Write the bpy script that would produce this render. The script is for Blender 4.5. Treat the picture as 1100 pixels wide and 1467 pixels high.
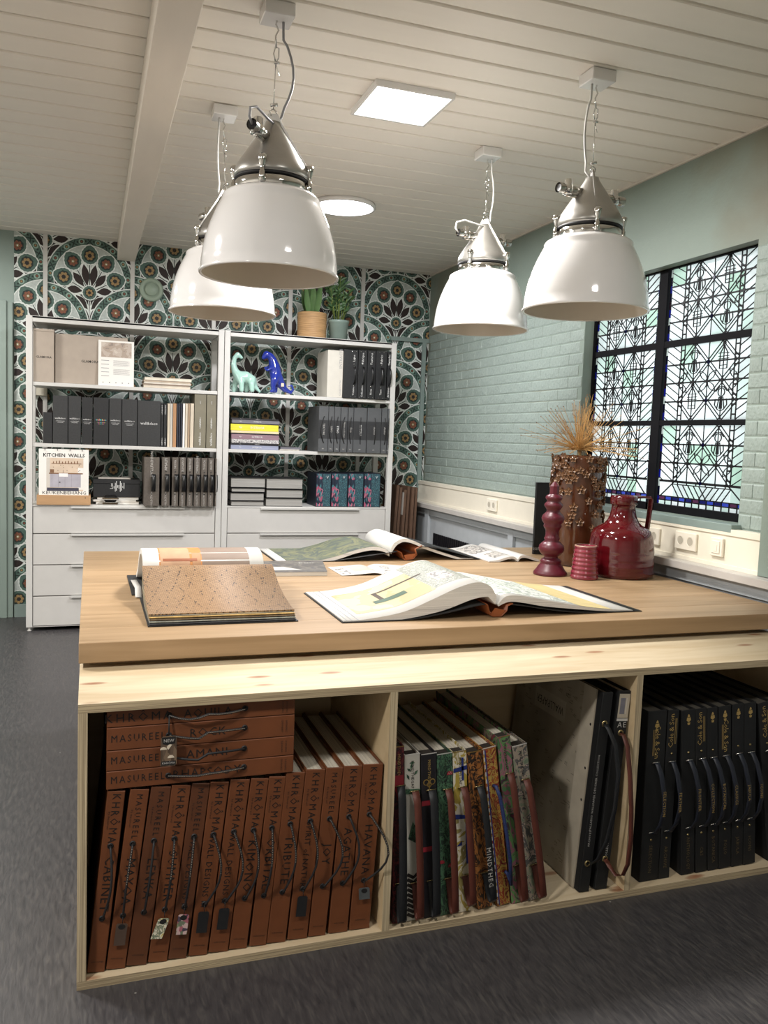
import bpy, bmesh, math, random
from mathutils import Vector, Matrix
random.seed(7)
SC = bpy.context.scene
for o in list(bpy.data.objects): bpy.data.objects.remove(o)
COL = SC.collection
PI = math.pi

# ------------------------------------------------------------------ camera
YAW, PITCH, ROLL, FPX = 0.33732230625319076, -0.08609177630022485, -0.03653434400470766, 1204.518689530369
CAM = Vector((0, 0, 1.5))
def cam_axes():
    f = Vector((math.sin(YAW)*math.cos(PITCH), math.cos(YAW)*math.cos(PITCH), math.sin(PITCH)))
    r = Vector((math.cos(YAW), -math.sin(YAW), 0)); d = f.cross(r)
    return math.cos(ROLL)*r + math.sin(ROLL)*d, -math.sin(ROLL)*r + math.cos(ROLL)*d, f
RX, RD, RF = cam_axes()
cam = bpy.data.objects.new('camera', bpy.data.cameras.new('camera')); COL.objects.link(cam)
cam.matrix_world = Matrix(((RX.x, -RD.x, -RF.x, CAM.x), (RX.y, -RD.y, -RF.y, CAM.y), (RX.z, -RD.z, -RF.z, CAM.z), (0, 0, 0, 1)))
cam.data.sensor_fit = 'VERTICAL'; cam.data.sensor_height = 36; cam.data.lens = 36*FPX/1467
cam.data.clip_start = .05
SC.camera = cam
def ray(u, v): return RX*((u-550)/FPX) + RD*((v-733.5)/FPX) + RF
def onx(u, v, x): d = ray(u, v); return CAM + d*((x-CAM.x)/d.x)     # measured point of the photograph on a plane of the room
def ony(u, v, y): d = ray(u, v); return CAM + d*((y-CAM.y)/d.y)
def onz(u, v, z): d = ray(u, v); return CAM + d*((z-CAM.z)/d.z)

# ------------------------------------------------------------------ light
SC.view_settings.view_transform = 'Standard'; SC.view_settings.look = 'None'
SC.view_settings.exposure = 0.5; SC.view_settings.gamma = 1; SC.view_settings.use_curve_mapping = False
SC.cycles.use_denoising = True
SC.cycles.max_bounces = 8; SC.cycles.diffuse_bounces = 5; SC.cycles.glossy_bounces = 4; SC.cycles.transmission_bounces = 4
W = bpy.data.worlds.new('overcast_sky'); SC.world = W; W.use_nodes = True
W.node_tree.nodes['Background'].inputs[0].default_value = (.86, .95, 1, 1)
W.node_tree.nodes['Background'].inputs[1].default_value = 1.45
YB, XR, ZC = 7.13, 2.865, 2.975          # back wall, right wall, ceiling
XL, YF = -3.3, -2.6                      # left wall, wall behind the camera
SQ = (1.275, 3.60); RO = (1.505, 5.27)
def area(x, y, sx, sy, e, shape='SQUARE', col=(1, .965, .925)):
    l = bpy.data.lights.new('panel_light', 'AREA'); l.shape = shape; l.size = sx
    if shape == 'RECTANGLE': l.size_y = sy
    l.energy = e; l.color = col
    o = bpy.data.objects.new('panel_light', l); COL.objects.link(o); o.location = (x, y, ZC-.032)
    return o
area(*SQ, .31, .31, 52); area(*RO, .34, .34, 40, 'DISK', (.98, .97, 1))
for (x, y, e) in ((1.275, .9, 17), (-1.4, 3.6, 66), (-1.4, .9, 72), (-1.4, 6.0, 34)):
    area(x, y, .31, .31, e)

# ------------------------------------------------------------------ materials
MATS = {}
def nodes(m):
    nt = m.node_tree; return nt, nt.nodes, nt.links, nt.nodes['Principled BSDF']
def ramp(n, stops, mode='LINEAR'):
    r = n.new('ShaderNodeValToRGB'); r.color_ramp.interpolation = mode
    e = r.color_ramp.elements
    while len(e) < len(stops): e.new(.5)
    for k, (p, c) in enumerate(stops): e[k].position = p; e[k].color = (*c, 1)
    return r
def mapping(n, l, scale, rot=(0, 0, 0), src='Object'):
    t = n.new('ShaderNodeTexCoord'); mp = n.new('ShaderNodeMapping')
    mp.inputs['Scale'].default_value = scale; mp.inputs['Rotation'].default_value = rot
    l.new(t.outputs[src], mp.inputs['Vector']); return mp
def lin(c):
    if isinstance(c, str):
        c = [int(c[i:i+2], 16)/255 for i in (0, 2, 4)]
        c = [x/12.92 if x <= .04045 else ((x+.055)/1.055)**2.4 for x in c]
    return tuple(c)
def mat(name, col, rough=.5, metal=0, var=.10, scale=(14, 14, 14), bump=0, coat=0, spec=.5, sheen=0, emit=0, bscale=None):
    if name in MATS: return MATS[name]
    m = bpy.data.materials.new(name); m.use_nodes = True; nt, n, l, p = nodes(m)
    c = lin(col)
    mp = mapping(n, l, scale); nz = n.new('ShaderNodeTexNoise'); nz.inputs['Scale'].default_value = 1; nz.inputs['Detail'].default_value = 4
    l.new(mp.outputs[0], nz.inputs['Vector'])
    lo = tuple(max(0, x*(1-var)) for x in c); hi = tuple(min(1, x*(1+var)) for x in c)
    r = ramp(n, [(.3, lo), (.7, hi)]); l.new(nz.outputs['Fac'], r.inputs[0]); l.new(r.outputs[0], p.inputs['Base Color'])
    p.inputs['Roughness'].default_value = rough; p.inputs['Metallic'].default_value = metal
    p.inputs['Coat Weight'].default_value = coat; p.inputs['Specular IOR Level'].default_value = spec
    p.inputs['Coat Roughness'].default_value = .08
    if sheen: p.inputs['Sheen Weight'].default_value = sheen
    if emit:
        p.inputs['Emission Color'].default_value = (*c, 1); p.inputs['Emission Strength'].default_value = emit
    if bump:
        b = n.new('ShaderNodeBump'); b.inputs['Strength'].default_value = bump; b.inputs['Distance'].default_value = .01
        if bscale:
            mp2 = mapping(n, l, bscale); nz2 = n.new('ShaderNodeTexNoise'); nz2.inputs['Scale'].default_value = 1
            l.new(mp2.outputs[0], nz2.inputs['Vector']); l.new(nz2.outputs['Fac'], b.inputs['Height'])
        else: l.new(nz.outputs['Fac'], b.inputs['Height'])
        l.new(b.outputs[0], p.inputs['Normal'])
    MATS[name] = m; return m
def wood(name, a, b, scale, rough=.5, knots=None, rand=.0, bump=.05, dark=None):
    """grain noise stretched by scale; knots = voronoi ellipses"""
    m = bpy.data.materials.new(name); m.use_nodes = True; nt, n, l, p = nodes(m)
    a, b = lin(a), lin(b)
    mp = mapping(n, l, scale); nz = n.new('ShaderNodeTexNoise'); nz.inputs['Scale'].default_value = 1; nz.inputs['Detail'].default_value = 6; nz.inputs['Distortion'].default_value = .6
    l.new(mp.outputs[0], nz.inputs['Vector'])
    if rand:
        oi = n.new('ShaderNodeObjectInfo'); ad = n.new('ShaderNodeVectorMath'); ad.operation = 'ADD'
        mu = n.new('ShaderNodeMath'); mu.operation = 'MULTIPLY'; mu.inputs[1].default_value = 37
        l.new(oi.outputs['Random'], mu.inputs[0]); l.new(mp.outputs[0], ad.inputs[0]); l.new(mu.outputs[0], ad.inputs[1]); l.new(ad.outputs[0], nz.inputs['Vector'])
    r = ramp(n, [(.3, a), (.7, b)]); l.new(nz.outputs['Fac'], r.inputs[0]); out = r.outputs[0]
    if rand:
        mr = n.new('ShaderNodeMapRange'); mr.inputs['To Min'].default_value = 1-rand; mr.inputs['To Max'].default_value = 1+rand
        l.new(oi.outputs['Random'], mr.inputs['Value'])
        mx = n.new('ShaderNodeVectorMath'); mx.operation = 'SCALE'; l.new(out, mx.inputs[0]); l.new(mr.outputs[0], mx.inputs['Scale']); out = mx.outputs[0]
    if knots:
        ks, kc, kr = knots
        mp2 = mapping(n, l, ks); v = n.new('ShaderNodeTexVoronoi'); v.inputs['Scale'].default_value = 1; l.new(mp2.outputs[0], v.inputs['Vector'])
        r2 = ramp(n, [(0, (1, 1, 1)), (kr*.6, (.7, .7, .7)), (kr, (0, 0, 0))]); l.new(v.outputs['Distance'], r2.inputs[0])
        gate = ramp(n, [(0, (0, 0, 0)), (.62, (0, 0, 0)), (.64, (1, 1, 1))]); sp = n.new('ShaderNodeSeparateColor'); l.new(v.outputs['Color'], sp.inputs[0]); l.new(sp.outputs[0], gate.inputs[0])
        mm = n.new('ShaderNodeMath'); mm.operation = 'MULTIPLY'; l.new(r2.outputs[0], mm.inputs[0]); l.new(gate.outputs[0], mm.inputs[1])
        mx = n.new('ShaderNodeMix'); mx.data_type = 'RGBA'; l.new(mm.outputs[0], mx.inputs['Factor']); l.new(out, mx.inputs['A']); mx.inputs['B'].default_value = (*lin(kc), 1); out = mx.outputs['Result']
    l.new(out, p.inputs['Base Color']); p.inputs['Roughness'].default_value = rough
    b_ = n.new('ShaderNodeBump'); b_.inputs['Strength'].default_value = bump; b_.inputs['Distance'].default_value = .01; l.new(nz.outputs['Fac'], b_.inputs['Height']); l.new(b_.outputs[0], p.inputs['Normal'])
    MATS[name] = m; return m
def patch(name, cols, scale=(30, 30, 30), rough=.5, kind='voronoi', dist=0):
    """printed multicolour pattern: cells or blotches picked from a few flat inks"""
    m = bpy.data.materials.new(name); m.use_nodes = True; nt, n, l, p = nodes(m)
    mp = mapping(n, l, scale)
    if kind == 'voronoi':
        t = n.new('ShaderNodeTexVoronoi'); t.inputs['Scale'].default_value = 1; l.new(mp.outputs[0], t.inputs['Vector'])
        sp = n.new('ShaderNodeSeparateColor'); l.new(t.outputs['Color'], sp.inputs[0]); f = sp.outputs[0]
    else:
        t = n.new('ShaderNodeTexNoise'); t.inputs['Scale'].default_value = 1; t.inputs['Detail'].default_value = 3; t.inputs['Distortion'].default_value = dist
        l.new(mp.outputs[0], t.inputs['Vector']); mr = n.new('ShaderNodeMapRange'); mr.inputs['From Min'].default_value = .28; mr.inputs['From Max'].default_value = .72
        l.new(t.outputs['Fac'], mr.inputs['Value']); f = mr.outputs[0]
    r = ramp(n, [(k/len(cols), lin(c)) for k, c in enumerate(cols)], 'CONSTANT'); l.new(f, r.inputs[0]); l.new(r.outputs[0], p.inputs['Base Color'])
    p.inputs['Roughness'].default_value = rough; MATS[name] = m; return m
def stripes(name, cols, scale, axis=2, rough=.6, jitter=.35):
    """thin stacked layers (page edges, plywood edge): noise sampled almost only along one axis"""
    m = bpy.data.materials.new(name); m.use_nodes = True; nt, n, l, p = nodes(m)
    s = [1.5, 1.5, 1.5]; s[axis] = scale
    mp = mapping(n, l, tuple(s)); t = n.new('ShaderNodeTexNoise'); t.inputs['Scale'].default_value = 1; t.inputs['Detail'].default_value = 3
    l.new(mp.outputs[0], t.inputs['Vector']); mr = n.new('ShaderNodeMapRange'); mr.inputs['From Min'].default_value = .3; mr.inputs['From Max'].default_value = .7; l.new(t.outputs['Fac'], mr.inputs['Value'])
    r = ramp(n, [(k/max(1, len(cols)-1), lin(c)) for k, c in enumerate(cols)]); l.new(mr.outputs[0], r.inputs[0]); l.new(r.outputs[0], p.inputs['Base Color'])
    p.inputs['Roughness'].default_value = rough; MATS[name] = m; return m

# ------------------------------------------------------------------ mesh builder
ORG = {}
class B:
    def __init__(s): s.v = []; s.f = []; s.m = []; s.sm = []
    def add(s, vs, fs, m=0, smooth=False):
        k = len(s.v); s.v += [tuple(v) for v in vs]
        for f in fs: s.f.append(tuple(k+i for i in f)); s.m.append(m); s.sm.append(smooth)
        return s
    def box(s, x0, x1, y0, y1, z0, z1, m=0):
        x0, x1 = min(x0, x1), max(x0, x1); y0, y1 = min(y0, y1), max(y0, y1); z0, z1 = min(z0, z1), max(z0, z1)
        vs = [(x, y, z) for z in (z0, z1) for y in (y0, y1) for x in (x0, x1)]
        return s.add(vs, [(0, 2, 3, 1), (4, 5, 7, 6), (0, 1, 5, 4), (2, 6, 7, 3), (0, 4, 6, 2), (1, 3, 7, 5)], m)
    def cbox(s, x0, x1, y0, y1, z0, z1, c=.002, m=0):
        """box with chamfered long edges on every side (24 vertices)"""
        xs, ys, zs = (x0, x1), (y0, y1), (z0, z1)
        bm = bmesh.new(); vs = [bm.verts.new((x, y, z)) for z in zs for y in ys for x in xs]
        for f in [(0, 2, 3, 1), (4, 5, 7, 6), (0, 1, 5, 4), (2, 6, 7, 3), (0, 4, 6, 2), (1, 3, 7, 5)]: bm.faces.new([vs[i] for i in f])
        bmesh.ops.bevel(bm, geom=list(bm.edges), offset=c, segments=1, affect='EDGES')
        bm.verts.index_update(); s.add([v.co for v in bm.verts], [[v.index for v in f.verts] for f in bm.faces], m); bm.free(); return s
    def bar(s, a, b, w, t, m=0, up=(0, 0, 1)):
        a, b = Vector(a), Vector(b); d = (b-a).normalized(); u = Vector(up)
        sd = d.cross(u); sd = sd.normalized() if sd.length > 1e-6 else Vector((1, 0, 0)); u = sd.cross(d)
        vs = [p + sd*x*w/2 + u*y*t/2 for p in (a, b) for x, y in ((-1, -1), (1, -1), (1, 1), (-1, 1))]
        return s.add(vs, [(0, 3, 2, 1), (4, 5, 6, 7), (0, 1, 5, 4), (1, 2, 6, 5), (2, 3, 7, 6), (3, 0, 4, 7)], m)
    def tube(s, pts, r, seg=6, m=0, cap=True):
        pts = [Vector(p) for p in pts]; n = len(pts); rings = []
        rr = r if isinstance(r, (list, tuple)) else [r]*n
        prev = None
        for i, p in enumerate(pts):
            d = (pts[min(i+1, n-1)]-pts[max(i-1, 0)]).normalized()
            if prev is None:
                a = Vector((0, 0, 1)) if abs(d.z) < .9 else Vector((1, 0, 0)); u = d.cross(a).normalized()
            else: u = (prev - d*prev.dot(d)).normalized()
            prev = u; w = d.cross(u)
            rings.append([p + (u*math.cos(2*PI*k/seg)+w*math.sin(2*PI*k/seg))*rr[i] for k in range(seg)])
        vs = [v for q in rings for v in q]; fs = [(i*seg+k, i*seg+(k+1) % seg, (i+1)*seg+(k+1) % seg, (i+1)*seg+k) for i in range(n-1) for k in range(seg)]
        if cap: fs += [tuple(range(seg))[::-1], tuple((n-1)*seg+k for k in range(seg))]
        return s.add(vs, fs, m, True)
    def lathe(s, prof, c=(0, 0, 0), seg=32, m=0, axis='z', capa=False, capb=False, ms=None):
        c = Vector(c); vs = []; n = len(prof)
        for r, h in prof:
            for k in range(seg):
                a = 2*PI*k/seg; x, y = r*math.cos(a), r*math.sin(a)
                vs.append(c + (Vector((x, y, h)) if axis == 'z' else Vector((h, x, y)) if axis == 'x' else Vector((y, h, x))))
        for i in range(n-1):
            s.add([], [], 0)
            for k in range(seg):
                pass
        base = len(s.v); s.v += [tuple(v) for v in vs]
        for i in range(n-1):
            for k in range(seg):
                s.f.append((base+i*seg+k, base+i*seg+(k+1) % seg, base+(i+1)*seg+(k+1) % seg, base+(i+1)*seg+k)); s.m.append(ms[i] if ms else m); s.sm.append(True)
        if capa: s.f.append(tuple(base+k for k in range(seg))[::-1]); s.m.append(m); s.sm.append(False)
        if capb: s.f.append(tuple(base+(n-1)*seg+k for k in range(seg))); s.m.append(m); s.sm.append(False)
        return s
    def poly(s, pts, m=0): return s.add(pts, [tuple(range(len(pts)))], m)
    def prism(s, pts, d, m=0):
        """closed solid from a planar outline pushed along d"""
        d = Vector(d); n = len(pts); pts = [Vector(p) for p in pts]
        return s.add(pts+[p+d for p in pts], [tuple(range(n))[::-1], tuple(range(n, 2*n))]+[(i, (i+1) % n, n+(i+1) % n, n+i) for i in range(n)], m)
    def strip(s, top, bot, d, m=0, me=None, mt=None):
        """solid between two polylines (same count), extruded along d; me = edge material, mt = top material"""
        d = Vector(d); n = len(top); me = m if me is None else me; mt = m if mt is None else mt
        T, Bo = [Vector(p) for p in top], [Vector(p) for p in bot]; k = len(s.v)
        s.v += [tuple(p) for p in T+[p+d for p in T]+Bo+[p+d for p in Bo]]
        def F(f, mm, sm=False): s.f.append(tuple(k+i for i in f)); s.m.append(mm); s.sm.append(sm)
        for i in range(n-1):
            F((i, i+1, n+i+1, n+i), mt, True); F((2*n+i+1, 2*n+i, 3*n+i, 3*n+i+1), m, True)
            F((i+1, i, 2*n+i, 2*n+i+1), me); F((n+i, n+i+1, 3*n+i+1, 3*n+i), me)
        F((0, n, 3*n, 2*n), me); F((n-1, 3*n-1, 4*n-1, 2*n-1), me)
        return s
    def text(s, txt, o, u, v, size, m=0, align='CENTER', space=1.0, sx=1.0, bold=0):
        """flat lettering: reading direction u, up direction v"""
        o, u, v = Vector(o), Vector(u).normalized(), Vector(v).normalized()
        vs, fs = glyphs(txt, align, space, bold)
        return s.add([o + u*(x*size*sx) + v*(y*size) for x, y in vs], fs, m)
    def build(s, name, mats, parent=None, org=None, kind=None, bevel=0, flat=False):
        me = bpy.data.meshes.new(name)
        off = Vector(org) if org is not None else (ORG.get(parent.name, Vector((0, 0, 0))) if parent else Vector((0, 0, 0)))
        me.from_pydata([tuple(Vector(v)-off) for v in s.v], [], s.f)
        if not isinstance(mats, (list, tuple)): mats = [mats]
        for mm in mats: me.materials.append(MATS[mm] if isinstance(mm, str) else mm)
        me.polygons.foreach_set('material_index', s.m); me.polygons.foreach_set('use_smooth', [x and not flat for x in s.sm]); me.validate(); me.update()
        if bevel:
            bm = bmesh.new(); bm.from_mesh(me); bmesh.ops.bevel(bm, geom=list(bm.edges), offset=bevel, segments=2, profile=.6, affect='EDGES', clamp_overlap=True); bm.to_mesh(me); bm.free()
        o = bpy.data.objects.new(name, me); COL.objects.link(o)
        if parent: o.parent = parent
        if org is not None: o.location = off
        ORG[o.name] = off
        if kind: o['kind'] = kind
        return o
GLY = {}
def glyphs(txt, align, space, bold=0):
    k = (txt, align, space, bold)
    if k in GLY: return GLY[k]
    c = bpy.data.curves.new('t', 'FONT'); c.body = txt; c.size = 1; c.align_x = align; c.align_y = 'CENTER'; c.resolution_u = 1; c.space_character = space; c.offset = bold
    o = bpy.data.objects.new('t', c); COL.objects.link(o)
    dg = bpy.context.evaluated_depsgraph_get(); me = bpy.data.meshes.new_from_object(o.evaluated_get(dg))
    GLY[k] = ([(v.co.x, v.co.y) for v in me.vertices], [tuple(p.vertices) for p in me.polygons])
    bpy.data.objects.remove(o); bpy.data.meshes.remove(me); bpy.data.curves.remove(c)
    return GLY[k]
def thing(name, label, cat, loc=(0, 0, 0), group=None, local=False):
    o = bpy.data.objects.new(name, None); COL.objects.link(o); o.location = loc; o.empty_display_size = .05
    o['label'] = label; o['category'] = cat
    if group: o['group'] = group
    ORG[o.name] = Vector((0, 0, 0)) if local else Vector(loc)
    return o
def tag(o, label, cat, group=None, kind=None):
    o['label'] = label; o['category'] = cat
    if group: o['group'] = group
    if kind: o['kind'] = kind
    return o
def setting(name, parent=None, loc=(0, 0, 0)):
    o = bpy.data.objects.new(name, None); COL.objects.link(o); o['kind'] = 'structure'; o.location = loc; ORG[o.name] = Vector(loc)
    if parent: o.parent = parent
    return o
def copy_part(src, parent, loc, rot=None, data=None, scale=None):
    c = src.copy(); 
    if data: c.data = data
    c.parent = parent; c.location = loc
    if rot is not None: c.rotation_euler = rot
    if scale is not None: c.scale = scale
    COL.objects.link(c); return c
def circ(cx, cz, r, n=20, a0=0, sx=1, sz=1): return [(cx+sx*r*math.cos(a0+2*PI*k/n), cz+sz*r*math.sin(a0+2*PI*k/n)) for k in range(n)]
def skin(name, pts, edges, radii, m, parent, sub=2, off=Vector((0, 0, 0))):
    """one continuous figure: balls along a tapering skeleton, fused into a single closed surface"""
    bm = bmesh.new()
    for i, j in edges:
        a, c = Vector(pts[i])-off, Vector(pts[j])-off; n = max(2, int((c-a).length/(min(radii[i], radii[j])*.45))+1)
        for k in range(n+1):
            f = k/n; bmesh.ops.create_icosphere(bm, subdivisions=2, radius=radii[i]*(1-f)+radii[j]*f, matrix=Matrix.Translation(a.lerp(c, f)))
    me = bpy.data.meshes.new(name); bm.to_mesh(me); bm.free(); o = bpy.data.objects.new(name, me); COL.objects.link(o)
    md = o.modifiers.new('r', 'REMESH'); md.mode = 'VOXEL'; md.voxel_size = .0045; sm = o.modifiers.new('s', 'SMOOTH'); sm.factor = .5; sm.iterations = 7
    dg = bpy.context.evaluated_depsgraph_get(); m2 = bpy.data.meshes.new_from_object(o.evaluated_get(dg)); m2.name = name
    o.modifiers.clear(); o.data = m2; bpy.data.meshes.remove(me); m2.materials.clear(); m2.materials.append(MATS[m] if isinstance(m, str) else m)
    for p in m2.polygons: p.use_smooth = True
    if parent: o.parent = parent
    return o

# common materials
mat('white_paint', 'c9c2b8', .55, var=.03); mat('white_metal', 'c6c5c1', .38, var=.02); mat('drawer_white', 'c3c1bd', .42, var=.02)
mat('teal_paint', '86968f', .45, var=.05, scale=(3, 3, 1)); mat('teal_trim', '80908b', .4, var=.04)
mat('wall_green', '7b877c', .55, var=.07, scale=(1.1, 1.1, 1.1), bump=.12, bscale=(60, 60, 60)); mat('brick_green', '8b9892', .5, var=.06, scale=(5, 5, 5), bump=.5, bscale=(45, 45, 45))
_r = [q for q in MATS['wall_green'].node_tree.nodes if q.type == 'VALTORGB'][0].color_ramp.elements; _r[0].color = (*lin('78796a'), 1); _r[0].position = .36; _r[1].color = (*lin('7f8d84'), 1); _r[1].position = .5
mat('cream_plastic', 'e2dccb', .35, var=.02); mat('socket_white', 'e6e0d0', .3, var=.02); mat('dark_gap', '161514', .8)
mat('grey_panel', 'a8adb0', .5, var=.04); mat('ledge_grey', 'bab6b0', .4, var=.03); mat('black_metal', '121216', .45, var=.2)
mat('ceiling_white', 'e4dfd6', .5, var=.025, scale=(2, 9, 2)); mat('beam_white', 'dad2c6', .5, var=.04, scale=(9, 2, 9))
mat('room_white', 'e6e1d8', .8, var=.03)
mat('steel', 'b9b6b0', .22, 1, var=.08); mat('polished_steel', 'd0cfcc', .09, 1, var=.04); mat('dull_alu', 'a9a7a2', .34, .85, var=.08, bump=.04)
mat('enamel', 'e0dfde', .10, coat=.8, var=.01); mat('enamel_inner', 'cfc8bd', .35, var=.02); mat('gasket', '0d0c0d', .6)
mat('grey_cord', '8d8d90', .5); mat('paper_white', 'e4e2dc', .6, var=.02); mat('black_card', '17181a', .55, var=.25); mat('print_black', '161616', .6)
m_ = mat('panel_glow', 'ffffff', .5, var=0); _, n_, l_, p_ = nodes(m_); p_.inputs['Emission Color'].default_value = (1, .97, .92, 1); p_.inputs['Emission Strength'].default_value = 3.0
m_ = mat('panel_glow_cool', 'ffffff', .5, var=0); _, n_, l_, p_ = nodes(m_); p_.inputs['Emission Color'].default_value = (.99, .97, 1, 1); p_.inputs['Emission Strength'].default_value = 3.0
# vinyl floor: dark marbled streaks with small pale flecks
m = bpy.data.materials.new('vinyl_floor'); m.use_nodes = True; MATS['vinyl_floor'] = m; nt, n, l, p = nodes(m)
mp = mapping(n, l, (90, 16, 1), (0, 0, .55)); nz = n.new('ShaderNodeTexNoise'); nz.inputs['Scale'].default_value = 1; nz.inputs['Detail'].default_value = 7; nz.inputs['Distortion'].default_value = .5; l.new(mp.outputs[0], nz.inputs['Vector'])
r = ramp(n, [(.3, lin('302f31')), (.55, lin('3d3b3c')), (.8, lin('4f4c49'))]); l.new(nz.outputs['Fac'], r.inputs[0])
mp2 = mapping(n, l, (1, 1, 1)); v = n.new('ShaderNodeTexVoronoi'); v.inputs['Scale'].default_value = 7; l.new(mp2.outputs[0], v.inputs['Vector'])
r2 = ramp(n, [(0, (1, 1, 1)), (.018, (.6, .6, .6)), (.03, (0, 0, 0))]); l.new(v.outputs['Distance'], r2.inputs[0])
mx = n.new('ShaderNodeMix'); mx.data_type = 'RGBA'; l.new(r2.outputs[0], mx.inputs['Factor']); l.new(r.outputs[0], mx.inputs['A']); mx.inputs['B'].default_value = (.3, .29, .27, 1)
l.new(mx.outputs['Result'], p.inputs['Base Color']); r3 = ramp(n, [(.3, (.34, .34, .34)), (.7, (.5, .5, .5))]); l.new(nz.outputs['Fac'], r3.inputs[0]); l.new(r3.outputs[0], p.inputs['Roughness'])
bb = n.new('ShaderNodeBump'); bb.inputs['Strength'].default_value = .08; bb.inputs['Distance'].default_value = .01; l.new(nz.outputs['Fac'], bb.inputs['Height']); l.new(bb.outputs[0], p.inputs['Normal'])
wood('oak_board', '8a7152', 'a48969', (1.6, 22, 22), .42, knots=((1.1, 5, 5), '5e4029', .13), rand=.05)
wood('pine_ply', 'b4a080', 'cabb9f', (2.2, 16, 16), .55, knots=((6, 17, 1), '8a5a3c', .26), bump=.04)
wood('ply_inside', 'b9a27d', 'cbb692', (2, 14, 14), .6, bump=.04)
stripes('ply_edge_h', ['8f7f66', 'b9a888', '85755c', 'c4b492'], 260, 2); stripes('ply_edge_v', ['9c8d74', 'c2b292', '8d7d64', 'cbbc9b'], 260, 0)
stripes('page_edges', ['8d8a84', 'cfccc4', 'e6e3dc', 'a9a69f'], 700, 2)
stripes('page_grey', ['5f5d5a', '8f8d89', 'a8a6a1', '77746f'], 500, 2)
stripes('page_edges_x', ['6f6a60', 'b5ae9f', 'cfc8b8', '8b8577'], 900, 0)

# ------------------------------------------------------------------ room shell
b = B(); b.box(XL, 3.3, YF, YB+.2, -.06, 0); b.build('floor', 'vinyl_floor', kind='structure')
ceil = setting('ceiling')
b = B(); b.box(XL, 3.3, YF, YB+.2, ZC+.012, ZC+.1); b.build('ceiling_backing', 'ceiling_white', ceil)
PW = .1685; y = 3.283-PW*35
proto = None
while y < YB:
    y0, y1 = max(y+.008, YF), min(y+PW-.008, YB)
    if y1 > y0+.02:
        if proto is None or y1-y0 < PW-.017:
            bb_ = B(); c = .004; x0, x1 = XL, XR
            bb_.prism([(x0, 0, .012), (x0, 0, c), (x0, c, 0), (x0, y1-y0-c, 0), (x0, y1-y0, c), (x0, y1-y0, .012)], (x1-x0, 0, 0))
            o = bb_.build('plank', 'ceiling_white', ceil); o.location = (0, y0, ZC)
            if y1-y0 > PW-.0165: proto = o
        else: o = copy_part(proto, ceil, (0, y0, ZC))
    y += PW
b = B(); b.box(.19, .325, YF, YB, 2.835, ZC-.0005); b.build('ceiling_beam', 'beam_white', kind='structure', bevel=.004)
b = B(); b.box(XR-.014, XR-.0005, YF, YB-.01, ZC-.012, ZC-.0005); b.build('trim_1', 'white_paint', kind='structure')
b = B(); b.box(XL-.1, XL, YF, YB+.2, 0, ZC+.012); b.build('wall_left', 'room_white', kind='structure')
b = B(); b.box(XL, 3.3, YF-.1, YF, 0, ZC+.012); b.build('wall_front', 'room_white', kind='structure')

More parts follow.
